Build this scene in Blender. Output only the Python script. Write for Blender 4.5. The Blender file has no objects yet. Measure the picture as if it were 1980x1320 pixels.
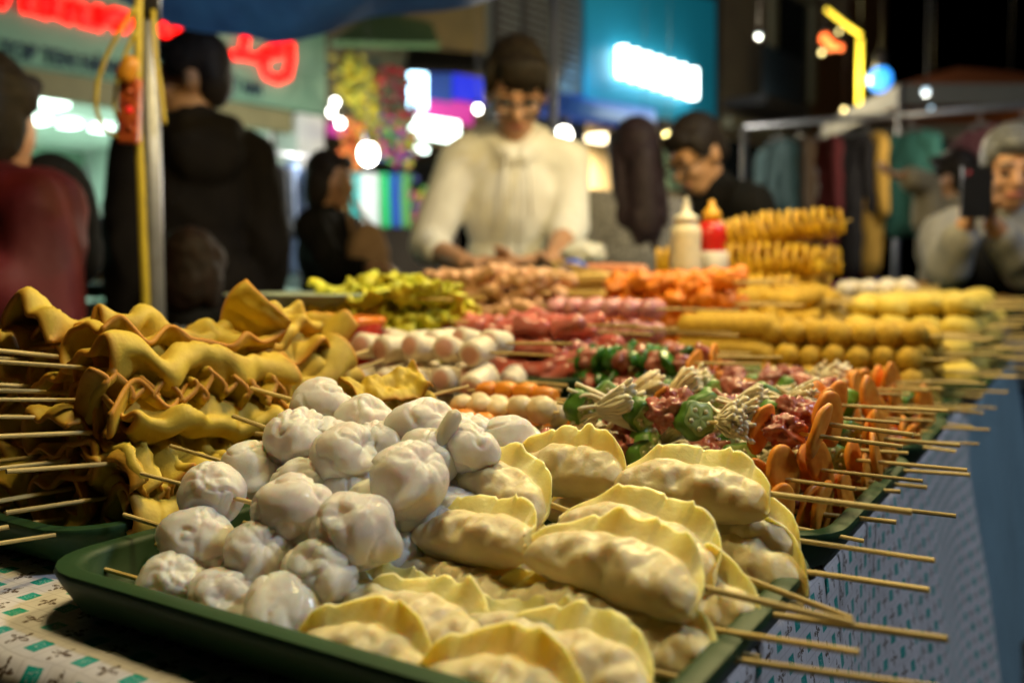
import bpy, bmesh, math, random
import numpy as np
from mathutils import Vector, Matrix, Euler, noise
random.seed(7)
SC = bpy.context.scene
COL = SC.collection
R = math.radians
# ------------------------------------------------------------------ camera
CAMZ, FPX = 1.05, 1750.0
PIT = math.atan(120 / FPX)
TOP = 0.85                                  # height of the table top
cam_d = bpy.data.cameras.new('camera'); cam = bpy.data.objects.new('camera', cam_d); COL.objects.link(cam)
cam.location = (0, 0, CAMZ); cam.rotation_euler = (math.pi / 2 - PIT, 0, 0)
cam_d.sensor_width = 36.0; cam_d.lens = FPX / 1980 * 36.0
cam_d.clip_start = 0.02; cam_d.clip_end = 500
cam_d.dof.use_dof = True; cam_d.dof.focus_distance = 0.60; cam_d.dof.aperture_fstop = 3.9
SC.camera = cam
# ------------------------------------------------------------------ night sky, exposure
W = bpy.data.worlds.new('World'); SC.world = W; W.use_nodes = True
wn = W.node_tree; wn.nodes.clear()
sky = wn.nodes.new('ShaderNodeTexSky'); sky.sky_type = 'NISHITA'; sky.sun_disc = False
sky.sun_elevation = R(-7); sky.sun_rotation = R(200)
wb = wn.nodes.new('ShaderNodeBackground'); wb.inputs['Strength'].default_value = 0.05
wo = wn.nodes.new('ShaderNodeOutputWorld')
wn.links.new(sky.outputs[0], wb.inputs[0]); wn.links.new(wb.outputs[0], wo.inputs[0])
vs = SC.view_settings; vs.view_transform = 'Standard'; vs.look = 'None'; vs.gamma = 1.0; vs.exposure = 0.0
SC.cycles.use_denoising = True
SC.cycles.max_bounces = 6; SC.cycles.diffuse_bounces = 3; SC.cycles.glossy_bounces = 3
SC.cycles.transmission_bounces = 4; SC.cycles.transparent_max_bounces = 6
SC.cycles.sample_clamp_indirect = 4.0; SC.cycles.caustics_reflective = False; SC.cycles.caustics_refractive = False

FWD = Vector((0, math.cos(PIT), -math.sin(PIT))); UPV = Vector((0, math.sin(PIT), math.cos(PIT)))
def ray(px, py):
    return FWD + Vector((1, 0, 0)) * ((px - 990) / FPX) + UPV * ((660 - py) / FPX)
def P(px, py, Y):                           # survey point of the photograph at Y metres in front of the camera
    r = ray(px, py); return Vector((0, 0, CAMZ)) + r * (Y / r.y)
TA = R(32)
U = Vector((math.cos(TA), -math.sin(TA), 0)); V = Vector((math.sin(TA), math.cos(TA), 0)); Z = Vector((0, 0, 1))
def UV(u, v, z=0.0): return U * u + V * v + Z * (TOP + z)
# ------------------------------------------------------------------ object helpers
def tag(o, label=None, cat=None, group=None, kind=None):
    if label: o['label'] = label
    if cat: o['category'] = cat
    if group: o['group'] = group
    if kind: o['kind'] = kind
    return o
def empty(name, loc=(0, 0, 0), mat=None):
    o = bpy.data.objects.new(name, None); COL.objects.link(o); o.empty_display_size = 0.05
    if mat is not None: o.matrix_world = mat
    else: o.location = loc
    return o
def thing(name, label, cat, loc=(0, 0, 0), group=None, mat=None):
    return tag(empty(name, loc, mat), label, cat, group)
def obj(name, mesh, parent=None, loc=(0, 0, 0), rot=(0, 0, 0), sc=(1, 1, 1), material=None):
    o = bpy.data.objects.new(name, mesh); COL.objects.link(o)
    o.location = loc; o.rotation_euler = rot; o.scale = sc
    if parent is not None: o.parent = parent
    if material is not None:
        o.material_slots[0].link = 'OBJECT'; o.material_slots[0].material = material
    return o
def mk(name, verts, faces, mats=None, smooth=True, fm=None, attrs=None, uvs=None):
    me = bpy.data.meshes.new(name)
    me.from_pydata([tuple(v) for v in verts], [], [tuple(f) for f in faces])
    if mats is not None:
        for m in (mats if isinstance(mats, (list, tuple)) else [mats]): me.materials.append(m)
    if fm is not None: me.polygons.foreach_set('material_index', fm)
    if smooth: me.polygons.foreach_set('use_smooth', [True] * len(me.polygons))
    for k, a in (attrs or {}).items():
        at = me.attributes.new(k, 'FLOAT', 'POINT'); at.data.foreach_set('value', np.asarray(a, dtype=np.float32))
    if uvs is not None:
        uvl = me.uv_layers.new(name='UVMap')
        li = np.empty(len(me.loops), dtype=np.int32); me.loops.foreach_get('vertex_index', li)
        uvl.data.foreach_set('uv', np.asarray(uvs, dtype=np.float32)[li].ravel())
    me.validate(); me.update(); return me
class MB:
    """collects simple solids into one mesh"""
    def __init__(s): s.v = []; s.f = []; s.m = []; s.cur = 0
    def add(s, v, f):
        n = len(s.v); s.v += [Vector(x) for x in v]
        for q in f: s.f.append([n + i for i in q]); s.m.append(s.cur)
        return s
    def box(s, c, d, M=None):
        hx, hy, hz = d[0] / 2, d[1] / 2, d[2] / 2
        v = [Vector((x, y, z)) for x in (-hx, hx) for y in (-hy, hy) for z in (-hz, hz)]
        v = [(M @ q if M else q) + Vector(c) for q in v]
        return s.add(v, [(0, 1, 3, 2), (4, 6, 7, 5), (0, 4, 5, 1), (2, 3, 7, 6), (0, 2, 6, 4), (1, 5, 7, 3)])
    def tube(s, pts, rad, n=8, cap=True):
        pts = [Vector(p) for p in pts]
        if not hasattr(rad, '__len__'): rad = [rad] * len(pts)
        v = []; f = []; ref = None
        for i, p in enumerate(pts):
            t = (pts[min(i + 1, len(pts) - 1)] - pts[max(i - 1, 0)]).normalized()
            if ref is None: ref = t.orthogonal().normalized()
            ref = (ref - t * ref.dot(t)); ref = ref.normalized() if ref.length > 1e-6 else t.orthogonal().normalized()
            b = t.cross(ref)
            for k in range(n):
                a = 2 * math.pi * k / n; v.append(p + (ref * math.cos(a) + b * math.sin(a)) * rad[i])
        for i in range(len(pts) - 1):
            for k in range(n):
                k2 = (k + 1) % n; f.append((i * n + k, i * n + k2, (i + 1) * n + k2, (i + 1) * n + k))
        if cap: f.append(tuple(range(n - 1, -1, -1))); f.append(tuple((len(pts) - 1) * n + k for k in range(n)))
        return s.add(v, f)
    def lathe(s, prof, n=20, M=None):
        v = []; f = []
        for r, z in prof:
            for k in range(n):
                a = 2 * math.pi * k / n; q = Vector((max(r, 1e-5) * math.cos(a), max(r, 1e-5) * math.sin(a), z)); v.append(M @ q if M else q)
        for i in range(len(prof) - 1):
            for k in range(n):
                k2 = (k + 1) % n; f.append((i * n + k, i * n + k2, (i + 1) * n + k2, (i + 1) * n + k))
        f.append(tuple(range(n - 1, -1, -1))); f.append(tuple((len(prof) - 1) * n + k for k in range(n)))
        return s.add(v, f)
    def ell(s, c, r, M=None, nu=14, nv=9):
        v = [Vector((0, 0, -1))]; f = []
        for i in range(1, nv):
            th = math.pi * i / nv - math.pi / 2
            for k in range(nu):
                a = 2 * math.pi * k / nu; v.append(Vector((math.cos(th) * math.cos(a), math.cos(th) * math.sin(a), math.sin(th))))
        v.append(Vector((0, 0, 1)))
        for k in range(nu):
            k2 = (k + 1) % nu; f.append((0, 1 + k2, 1 + k))
            for i in range(nv - 2): a = 1 + i * nu; f.append((a + k, a + k2, a + nu + k2, a + nu + k))
            a = 1 + (nv - 2) * nu; f.append((a + k, a + k2, len(v) - 1))
        v = [Vector((q.x * r[0], q.y * r[1], q.z * r[2])) for q in v]
        return s.add([(M @ q if M else q) + Vector(c) for q in v], f)
    def cap(s, a, b, ra, rb, n=12):
        a, b = Vector(a), Vector(b); L = (b - a).length; d = (b - a).normalized() if L > 1e-6 else Vector((0, 0, 1))
        pts = []; rr = []
        for k in range(4): t = math.pi / 2 * (k + .3) / 4.3; pts.append(a - d * ra * math.cos(t)); rr.append(ra * math.sin(t))
        pts.append(a); rr.append(ra); pts.append(b); rr.append(rb)
        for k in range(3, -1, -1): t = math.pi / 2 * (k + .3) / 4.3; pts.append(b + d * rb * math.cos(t)); rr.append(rb * math.sin(t))
        return s.tube(pts, rr, n)
    def mesh(s, name, mats=None, smooth=True): return mk(name, s.v, s.f, mats, smooth, s.m)
    def build(s, name, mats, parent=None, smooth=True, **k): return obj(name, s.mesh(name, mats, smooth), parent, **k)
def flat_sharp(me, ang=35):
    try: me.set_sharp_from_angle(angle=R(ang))
    except Exception: pass
    return me
def nz(p, s=1.0, off=0.0): return noise.noise(Vector((p[0] * s + off, p[1] * s + off * .7, p[2] * s - off)))
def sst(a, b, x):
    t = min(1, max(0, (x - a) / (b - a))); return t * t * (3 - 2 * t)
ORD = ['first', 'second', 'third', 'fourth', 'fifth', 'sixth', 'seventh', 'eighth', 'ninth', 'tenth', 'eleventh', 'twelfth', 'thirteenth', 'fourteenth', 'fifteenth', 'sixteenth']
# ------------------------------------------------------------------ materials
def M(name, col, col2=None, ns=30.0, rough=.5, bump=0.0, bs=120.0, sss=0.0, srad=(.01, .006, .003), metal=0.0, attr=None, acol=None,
      rnd=0.0, emit=None, es=0.0, trans=0.0, ior=1.45, coat=0.0, detail=4.0, alpha=1.0, spec=.5, sheen=0.0, cmid=(.35, .65), rvar=0.0):
    m = bpy.data.materials.new(name); m.use_nodes = True; nt = m.node_tree; N = nt.nodes; L = nt.links
    b = N['Principled BSDF']
    tc = N.new('ShaderNodeTexCoord')
    n1 = N.new('ShaderNodeTexNoise'); n1.inputs['Scale'].default_value = ns; n1.inputs['Detail'].default_value = detail
    oi = N.new('ShaderNodeObjectInfo')
    addv = N.new('ShaderNodeVectorMath'); addv.operation = 'ADD'
    mulv = N.new('ShaderNodeMath'); mulv.operation = 'MULTIPLY'; mulv.inputs[1].default_value = 37.0
    L.new(oi.outputs['Random'], mulv.inputs[0]); L.new(tc.outputs['Object'], addv.inputs[0]); L.new(mulv.outputs[0], addv.inputs[1])
    L.new(addv.outputs[0], n1.inputs['Vector'])
    c2 = col2 if col2 else tuple(c * .82 for c in col)
    rp = N.new('ShaderNodeMapRange'); rp.inputs[1].default_value, rp.inputs[2].default_value = cmid
    L.new(n1.outputs['Fac'], rp.inputs[0])
    mx = N.new('ShaderNodeMix'); mx.data_type = 'RGBA'; mx.inputs[6].default_value = (*col, 1); mx.inputs[7].default_value = (*c2, 1)
    L.new(rp.outputs[0], mx.inputs[0]); out = mx.outputs[2]
    if attr:
        at = N.new('ShaderNodeAttribute'); at.attribute_name = attr
        m2 = N.new('ShaderNodeMix'); m2.data_type = 'RGBA'; L.new(at.outputs['Fac'], m2.inputs[0]); L.new(out, m2.inputs[6]); m2.inputs[7].default_value = (*acol, 1)
        out = m2.outputs[2]
    if rnd:
        hs = N.new('ShaderNodeHueSaturation'); mr = N.new('ShaderNodeMapRange'); mr.inputs[3].default_value = 1 - rnd; mr.inputs[4].default_value = 1 + rnd
        L.new(oi.outputs['Random'], mr.inputs[0]); L.new(mr.outputs[0], hs.inputs['Value']); L.new(out, hs.inputs['Color']); out = hs.outputs[0]
    L.new(out, b.inputs['Base Color'])
    b.inputs['Roughness'].default_value = rough
    if rvar:
        rr = N.new('ShaderNodeMapRange'); rr.inputs[3].default_value = max(.03, rough - rvar); rr.inputs[4].default_value = rough + rvar
        L.new(rp.outputs[0], rr.inputs[0]); L.new(rr.outputs[0], b.inputs['Roughness'])
    b.inputs['Metallic'].default_value = metal; b.inputs['IOR'].default_value = ior
    b.inputs['Specular IOR Level'].default_value = spec
    if sss: b.inputs['Subsurface Weight'].default_value = sss; b.inputs['Subsurface Radius'].default_value = srad; b.inputs['Subsurface Scale'].default_value = 1.0
    if coat: b.inputs['Coat Weight'].default_value = coat; b.inputs['Coat Roughness'].default_value = .15
    if sheen: b.inputs['Sheen Weight'].default_value = sheen
    if trans: b.inputs['Transmission Weight'].default_value = trans
    if alpha < 1: b.inputs['Alpha'].default_value = alpha
    if emit: b.inputs['Emission Color'].default_value = (*emit, 1); b.inputs['Emission Strength'].default_value = es
    if bump:
        n2 = N.new('ShaderNodeTexNoise'); n2.inputs['Scale'].default_value = bs; n2.inputs['Detail'].default_value = 5
        L.new(addv.outputs[0], n2.inputs['Vector'])
        bp = N.new('ShaderNodeBump'); bp.inputs['Strength'].default_value = bump; bp.inputs['Distance'].default_value = .2 / bs
        L.new(n2.outputs['Fac'], bp.inputs['Height']); L.new(bp.outputs[0], b.inputs['Normal'])
    return m
m_stick = M('bamboo', (.66, .50, .20), (.50, .35, .12), ns=9, rough=.55, bump=.25, bs=300, rnd=.22)
m_dump = M('dumpling_dough', (.94, .90, .83), (.82, .72, .63), ns=38, rough=.30, bump=.50, bs=130, sss=.75, srad=(.014, .009, .006), rnd=.05, rvar=.14, spec=.6, coat=.22)
m_gyoza = M('gyoza_dough', (.76, .66, .42), (.66, .55, .34), ns=55, rough=.44, bump=.6, bs=230, sss=.65, srad=(.010, .006, .003), attr='fin', acol=(.80, .65, .22), rnd=.06, rvar=.1, spec=.42)
m_fish = M('fried_fishcake', (.60, .43, .050), (.42, .25, .015), ns=55, rough=.62, bump=.7, bs=420, attr='edge', acol=(.46, .19, .008), rnd=.14, cmid=(.42, .78), sss=.12, srad=(.004, .002, .001))
m_green = M('green_plastic', (.018, .055, .018), (.014, .043, .014), ns=15, rough=.52, bump=.06, bs=500, spec=.3)
m_red_plastic = M('red_plastic', (.62, .035, .02), rough=.25)
m_enoki = M('enoki_stalk', (.88, .80, .60), (.82, .66, .40), ns=60, rough=.42, sss=.2, srad=(.004, .003, .002), rnd=.1)
m_okra = M('okra_skin', (.10, .24, .025), (.07, .17, .018), ns=90, rough=.42, bump=.25, bs=400, rnd=.15)
m_okra_face = M('okra_flesh', (.27, .37, .09), (.36, .43, .15), ns=300, rough=.4, bump=.3, bs=700)
m_seed = M('okra_seed', (.62, .58, .36), rough=.4)
m_carrot = M('carrot', (.90, .36, .04), (.80, .25, .02), ns=160, rough=.42, bump=.3, bs=350, rnd=.1, sss=.15, srad=(.006, .003, .001))
m_meat = M('raw_meat', (.34, .05, .035), (.48, .20, .15), ns=160, rough=.27, bump=.5, bs=260, rnd=.18, spec=.6)
m_redmeat = M('pink_marinated_meat', (.62, .12, .085), (.55, .20, .17), ns=60, rough=.22, bump=.4, bs=160, rnd=.12, spec=.6)
m_pinkball = M('pink_ball', (.58, .21, .23), (.66, .33, .34), ns=80, rough=.25, bump=.3, bs=160, rnd=.12)
m_orange = M('orange_ball', (.78, .29, .025), (.70, .22, .02), ns=60, rough=.4, bump=.3, bs=300, rnd=.12)
m_cream = M('cream_ball', (.74, .61, .38), (.68, .53, .30), ns=60, rough=.42, bump=.3, bs=300, rnd=.08)
m_white_s = M('white_fish_sausage', (.74, .66, .52), (.66, .56, .42), ns=60, rough=.42, bump=.3, bs=250, attr='edge', acol=(.60, .32, .25), rnd=.08)
m_pepper = M('green_pepper', (.025, .11, .015), (.05, .17, .02), ns=60, rough=.22, bump=.15, bs=120, rnd=.25, spec=.6)
m_yveg = M('pickled_greens', (.74, .66, .04), (.52, .56, .06), ns=50, rough=.42, bump=.5, bs=120, rnd=.15)
m_beige = M('beige_roll', (.68, .40, .23), (.60, .32, .18), ns=50, rough=.45, bump=.4, bs=180, rnd=.12)
m_corn = M('tofu_stick', (.70, .49, .17), (.60, .38, .10), ns=50, rough=.5, bump=.3, bs=200, rnd=.1)
m_saus = M('pink_sausage', (.62, .25, .14), (.56, .21, .11), ns=30, rough=.35, rnd=.08)
m_ochunk = M('orange_chunk', (.80, .25, .018), (.66, .17, .012), ns=90, rough=.45, bump=.6, bs=160, rnd=.14)
m_potato = M('fried_potato', (.68, .42, .02), (.48, .24, .01), ns=60, rough=.5, bump=.5, bs=200, rnd=.1)
m_bread = M('breadcrumb', (.60, .38, .03), (.40, .22, .015), ns=220, rough=.75, bump=1.0, bs=420, rnd=.1)
m_cushion = M('pale_yellow_bun', (.66, .50, .09), (.54, .38, .05), ns=120, rough=.65, bump=.8, bs=300, rnd=.1)
m_wball = M('white_ball', (.74, .66, .54), (.66, .56, .44), ns=60, rough=.45, bump=.3, bs=200, rnd=.06)
m_brown = M('brown_fried', (.20, .10, .02), (.12, .055, .01), ns=150, rough=.7, bump=1.0, bs=200, rnd=.1)
# ------------------------------------------------------------------ food meshes
def ico(sub):
    bm = bmesh.new(); bmesh.ops.create_icosphere(bm, subdivisions=sub, radius=1.0)
    v = [q.co.copy() for q in bm.verts]; f = [[q.index for q in p.verts] for p in bm.faces]; bm.free(); return v, f
ICO2, ICO3, ICO4, ICO5 = ico(2), ico(3), ico(4), ico(5)
def dumpling_mesh(seed):
    rg = random.Random(seed); v, f = ICO5; o = []
    pole = Vector((rg.uniform(.2, .8), rg.uniform(-.5, .2), rg.uniform(.4, 1))).normalized(); e1 = pole.orthogonal().normalized(); e2 = pole.cross(e1)
    flap = Vector((rg.uniform(.5, 1), rg.uniform(-.6, .3), rg.uniform(-.7, .1))).normalized(); f1 = flap.orthogonal().normalized(); f2 = flap.cross(f1)
    k = rg.choice([5, 6, 7, 8]); s = seed * 11.3; fa = rg.choice([0, .22, .36, .42])
    for n in v:
        th = n.angle(pole); ph = math.atan2(n.dot(e2), n.dot(e1))
        r = 1 + .16 * nz(n, 1.0, s) + .03 * nz(n, 2.6, s + 3)
        mk_ = sst(1.5, .25, th)
        w = abs(math.sin(ph * k / 2 + 1.9 * nz(n, 1.3, s + 7) + .5 * th))
        r += mk_ * .15 * (w ** .5 - .72) * (.5 + .8 * abs(nz(n, 1.9, s + 40)))
        r *= 1 - .22 * sst(.45, 0, th)
        c = abs(nz(n, 1.05, s + 21)); r -= .12 * sst(.085, 0, c) * sst(-.3, .4, nz(n, .9, s + 31) + .2)
        a, b = n.dot(f1), n.dot(f2)
        if n.dot(flap) > 0: r += fa * math.exp(-(a / .42) ** 2) * math.exp(-(b / .20) ** 2)
        c2 = abs(nz(n, 2.1, s + 55)); r -= .022 * sst(.06, 0, c2) * sst(1.9, .6, th)
        r += .012 * nz(n, 5, s) + .006 * nz(n, 11, s)
        o.append(Vector((n.x * 1.06, n.y * .98, n.z * .94)) * r)
    return mk('dumpling', o, f, m_dump)
def gyoza_mesh(seed):
    rg = random.Random(seed); s = seed * 5.7; NU, NV = 84, 52; v = []; fin = []; f = []
    L, H, D = .047, .041, .0145; bend = rg.uniform(.002, .008); ed = [-1.2]
    while ed[-1] < 1.2: ed.append(ed[-1] + rg.uniform(.30, .70))
    amp_k = [rg.uniform(.5, 1.2) for _ in ed]
    for i in range(NU + 1):
        a = -1 + 2 * i / NU; x = L * a
        e = max(0.0, 1 - abs(a) ** 2.3)
        wob = 1 + .07 * noise.noise(Vector((a * 2.4 + s, 1.7, s)))
        zt = .004 + H * e ** .58 * wob; zb = -.004 * e ** .5
        zf = zb + (zt - zb) * (.70 + .07 * noise.noise(Vector((a * 4 + s, 9, 2))))
        dp = D * max(0, 1 - abs(a / .97) ** 2.4) ** .55
        kk = max(k for k in range(len(ed)) if ed[k] <= a); saw = (a - ed[kk]) / (ed[kk + 1] - ed[kk]); sw = (sst(0, .85, saw) - sst(.90, 1.0, saw)) * amp_k[kk]      # overlapping pleats
        zt += .0016 * sw * e
        for j in range(NV):
            side = 1 if j < NV / 2 else -1; q = j / (NV / 2) if side > 0 else (NV - j) / (NV / 2)
            t = .0011
            if q < .34:
                qq = q / .34; z = zt + (zf - zt) * qq; y = side * t * (.6 + .4 * min(1, q * 12)); fm = 1 - .8 * sst(.1, 1.5, qq)
                fw = 1 - qq * .75
            else:
                ss = (q - .34) / .66; z = zf + (zb - zf) * (1 - math.cos(math.pi * ss)) / 2
                bul = math.sin(math.pi * min(1, ss ** 1.12)) ** .88 if 0 < ss < 1 else 0
                lump = 1 + .30 * noise.noise(Vector((x * 48 + s, z * 60, side * 3))) + .26 * noise.noise(Vector((x * 105 + s, z * 115, side * 5))) + .08 * noise.noise(Vector((x * 210 + s, z * 210, side * 7)))
                crease = 1 - .10 * sst(.75, .95, saw) * sst(.7, .1, ss)
                y = side * (t + dp * (1.0 if side > 0 else .8) * bul * lump * crease); fm = .42 * sst(.55, 0, ss); fw = .25 * (1 - sst(0, .35, ss))
            y += fw * (.0030 * (sw - .45) + .0085 * noise.noise(Vector((a * 3.2 + s, 3, z * 20))))
            zz = z + fw * .0010 * noise.noise(Vector((a * 4 + s, 5, 1)))
            y += -bend * (1 - a * a) + bend; y += .006 * fw * (.6 if side else 1)
            v.append((x, -y, zz)); fin.append(min(1, fm + (.55 if abs(a) > .93 else 0) * 1.0))
    for i in range(NU):
        for j in range(NV):
            j2 = (j + 1) % NV; f.append((i * NV + j, i * NV + j2, (i + 1) * NV + j2, (i + 1) * NV + j))
    f.append(tuple(range(NV))); f.append(tuple(NU * NV + j for j in range(NV - 1, -1, -1)))
    return mk('gyoza', v, f, m_gyoza, attrs={'fin': fin})
def sheet_mesh(name, fn, na, nb, th, mat, edge_w=.045):
    """solid sheet from fn(a,b)->Vector, a,b in 0..1, with an 'edge' attribute along its rim"""
    G = np.array([[fn(i / na, j / nb) for j in range(nb + 1)] for i in range(na + 1)], dtype=float)
    ga = np.gradient(G, axis=0); gb = np.gradient(G, axis=1); n = np.cross(ga, gb); n /= (np.linalg.norm(n, axis=2, keepdims=True) + 1e-9)
    A, B = np.meshgrid(np.linspace(0, 1, na + 1), np.linspace(0, 1, nb + 1), indexing='ij')
    rim = np.minimum(np.minimum(A, 1 - A) * 1.0, np.minimum(B, 1 - B)); e = np.clip(1 - rim / edge_w, 0, 1)
    tt = th * (.55 + .45 * np.clip(rim / .02, 0, 1)); top = G + n * (tt / 2)[..., None]; bot = G - n * (tt / 2)[..., None]
    v = np.concatenate([top.reshape(-1, 3), bot.reshape(-1, 3)]); K = (na + 1) * (nb + 1); f = []
    ix = lambda i, j: i * (nb + 1) + j
    for i in range(na):
        for j in range(nb):
            f.append((ix(i, j), ix(i + 1, j), ix(i + 1, j + 1), ix(i, j + 1)))
            f.append((K + ix(i, j + 1), K + ix(i + 1, j + 1), K + ix(i + 1, j), K + ix(i, j)))
    for i in range(na):
        f.append((ix(i + 1, 0), ix(i, 0), K + ix(i, 0), K + ix(i + 1, 0))); f.append((ix(i, nb), ix(i + 1, nb), K + ix(i + 1, nb), K + ix(i, nb)))
    for j in range(nb):
        f.append((ix(0, j), ix(0, j + 1), K + ix(0, j + 1), K + ix(0, j))); f.append((ix(na, j + 1), ix(na, j), K + ix(na, j), K + ix(na, j + 1)))
    ee = np.concatenate([e.ravel(), e.ravel()])
    return mk(name, v, f, mat, attrs={'edge': ee})
def fish_mesh(seed, kind):
    rg = random.Random(seed); s = seed * 3.9; LEN = rg.uniform(.14, .175)
    if kind == 'fold':                       # folded lengthwise in an S, waves along the skewer
        w0 = rg.uniform(.014, .021); rr = rg.uniform(.0060, .0085); nl = rg.choice([3, 4, 4])
        seg = 2 * w0; arc = math.pi * rr; tot = nl * seg + (nl - 1) * arc
        def fn(a, b):
            x = (a - .5) * LEN; d = b * tot; y = z = 0
            for k in range(nl):
                sg = 1 if k % 2 == 0 else -1; zk = (k - (nl - 1) / 2) * 2 * rr
                if d <= seg: y = sg * (-w0 + d); z = zk; break
                d -= seg
                if k < nl - 1:
                    if d <= arc: t = d / rr; y = sg * (w0 + rr * math.sin(t)); z = zk + rr * (1 - math.cos(t)); break
                    d -= arc
            q = 1 + .22 * noise.noise(Vector((x * 14 + s, b * 2, 4)))
            op = sst(.30, .5, abs(a - .5)); z *= (1 + .9 * op * abs(noise.noise(Vector((a * 2 + s, b * 3, 8)))) * 2)
            y = y * q + .013 * noise.noise(Vector((x * 22 + s, 1, b * 1.3)))
            z += .0042 * math.sin(x * 2 * math.pi / .066 + s + y * 40 + 2.5 * noise.noise(Vector((x * 18 + s, 3, 3)))) * (.55 + .45 * b) + .012 * noise.noise(Vector((x * 30 + s, y * 45, 2))) + .005 * noise.noise(Vector((x * 70 + s, y * 80, 4)))
            x += .012 * noise.noise(Vector((b * 3.5 + s, 5, a * 1.5))) + op * .006 * math.sin(b * 9 + s)
            return (x, y, z)
        return sheet_mesh('fishcake', fn, 60, 84, .0042, m_fish, .03)
    per = rg.uniform(.020, .030); amp = rg.uniform(.008, .011); wid = rg.uniform(.020, .026)   # pleated back and forth across the skewer
    def fn2(a, b):
        t = (a + .05 * noise.noise(Vector((a * 5 + s, b * 1.5, 9)))) * LEN * 2 * math.pi / per; x = (a - .5) * LEN * .88 + .0035 * math.sin(2 * t) + .002 * math.sin(t * .5 + s)
        y = (b - .5) * 2 * wid * (1 + .15 * noise.noise(Vector((a * 6 + s, 2, 2)))); A = amp * (1 + .35 * noise.noise(Vector((a * 5 + s, b * 2, 1))))
        z = A * math.sin(t + .5 * math.sin(b * 3 + s)) + .010 * (b - .5) ** 2 * 4 * noise.noise(Vector((a * 4, s, 3))) + .010 * noise.noise(Vector((a * 7 + s, b * 3, 5)))
        y += .006 * noise.noise(Vector((a * 9 + s, b, 7))); return (x, y, z)
    return sheet_mesh('fishcake', fn2, 120, 20, .0042, m_fish, .035)
def blob(name, seed, r, mat, amp=.18, fq=1.3, sub=3, edge=False, box=0.0):
    v, f = {2: ICO2, 3: ICO3, 4: ICO4}[sub]; o = []; e = []; s = seed * 7.1
    for n in v:
        k = 1 + amp * nz(n, fq, s) + amp * .45 * nz(n, fq * 2.7, s + 2)
        q = n.copy()
        if box:
            mm = max(abs(q.x), abs(q.y), abs(q.z)); q = q.lerp(q / mm * .86, box)
        o.append((q.x * r[0] * k, q.y * r[1] * k, q.z * r[2] * k)); e.append(sst(.80, .95, abs(n.y)))
    return mk(name, o, f, mat, attrs={'edge': e} if edge else None)
def capsule(name, seed, L, r, mat, amp=.05, bend=0.0, edge=False, axis='x', n=14, ns=14, knob=0.0, kper=.03):
    v = []; f = []; e = []; s = seed * 3.3
    for i in range(ns + 1):
        a = -1 + 2 * i / ns; x = a * L / 2
        d = L / 2 - abs(x); ed_ = .38 if edge else .75; rr = r * math.sqrt(max(.04 if not edge else .30, 1 - max(0, 1 - d / (r * ed_)) ** 2))
        for k in range(n):
            t = 2 * math.pi * k / n; q = 1 + amp * noise.noise(Vector((x / r * .6 + s, math.cos(t), math.sin(t)))) + knob * math.cos(x * 2 * math.pi / kper)
            p = Vector((x, rr * q * math.cos(t), rr * q * math.sin(t) + bend * (1 - a * a)))
            if axis == 'y': p = Vector((-p.y, p.x, p.z))
            v.append(p); e.append(1.0 if abs(a) > .985 else 0.0)
    for i in range(ns):
        for k in range(n): k2 = (k + 1) % n; f.append((i * n + k, i * n + k2, (i + 1) * n + k2, (i + 1) * n + k))
    f.append(tuple(range(n - 1, -1, -1))); f.append(tuple(ns * n + k for k in range(n)))
    return mk(name, v, f, mat, attrs={'edge': e} if edge else None)
def enoki_mesh(seed):
    rg = random.Random(seed); b = MB(); tilt = rg.uniform(-.4, .4)
    for i in range(72):
        a = rg.uniform(0, 2 * math.pi); q = rg.random() ** .5; sp = .0105 * q; an = .42 * q + rg.uniform(-.08, .12)
        base = Vector((rg.uniform(-.002, .002), math.cos(a) * sp * .6, math.sin(a) * sp * .6))
        side = -1 if rg.random() < .12 else 1
        d = Vector((side * math.cos(an), math.sin(an) * math.cos(a), math.sin(an) * math.sin(a) + .10)).normalized(); L = rg.uniform(.010, .021)
        kx = Vector((0, rg.uniform(-.003, .003), rg.uniform(-.002, .002)))
        b.tube([base - d * .004, base + d * L * .55 + kx, base + d * L * .93 + kx * .6, base + d * (L + .0012)], [.0013, .0013, .0019 if side > 0 else .0014, .0011], n=5)
    return b.mesh('enoki_bundle', m_enoki)
def okra_mesh(seed):
    rg = random.Random(seed); T = .0065; v = []; f = []; fm = []; n = 30; r0 = .0108
    def rad(t): return r0 * (1 + .09 * math.cos(5 * t))
    rings = [(-T, .0), (-T, .55), (-T + .0006, .86), (-T + .0022, 1.0), (0, 1.04), (T - .0022, 1.0), (T - .0006, .86), (T, .55), (T, 0.0)]
    for x, k in rings:
        for i in range(n):
            t = 2 * math.pi * i / n; q = rad(t) * max(k, .02)
            xx = x
            if .3 < k < .7: xx = x - math.copysign(.0016 * max(0, math.cos(5 * t)), x)      # seed chambers sink in
            v.append((xx, q * math.cos(t), q * math.sin(t)))
    for i in range(len(rings) - 1):
        for k in range(n):
            k2 = (k + 1) % n; f.append((i * n + k, i * n + k2, (i + 1) * n + k2, (i + 1) * n + k)); fm.append(1 if i in (0, 1, 6, 7) else 0)
    f += [tuple(range(n - 1, -1, -1)), tuple((len(rings) - 1) * n + k for k in range(n))]; fm += [1, 1]
    b = MB(); b.v = [Vector(q) for q in v]; b.f = [list(q) for q in f]; b.m = fm; b.cur = 2
    for s in (-1, 1):
        for k in range(5):
            t = 2 * math.pi * k / 5; b.ell((s * (T - .0004), .0057 * math.cos(t), .0057 * math.sin(t)), (.0011, .0016, .0016), nu=6, nv=4)
    return b.mesh('okra_slice', [m_okra, m_okra_face, m_seed])
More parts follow.
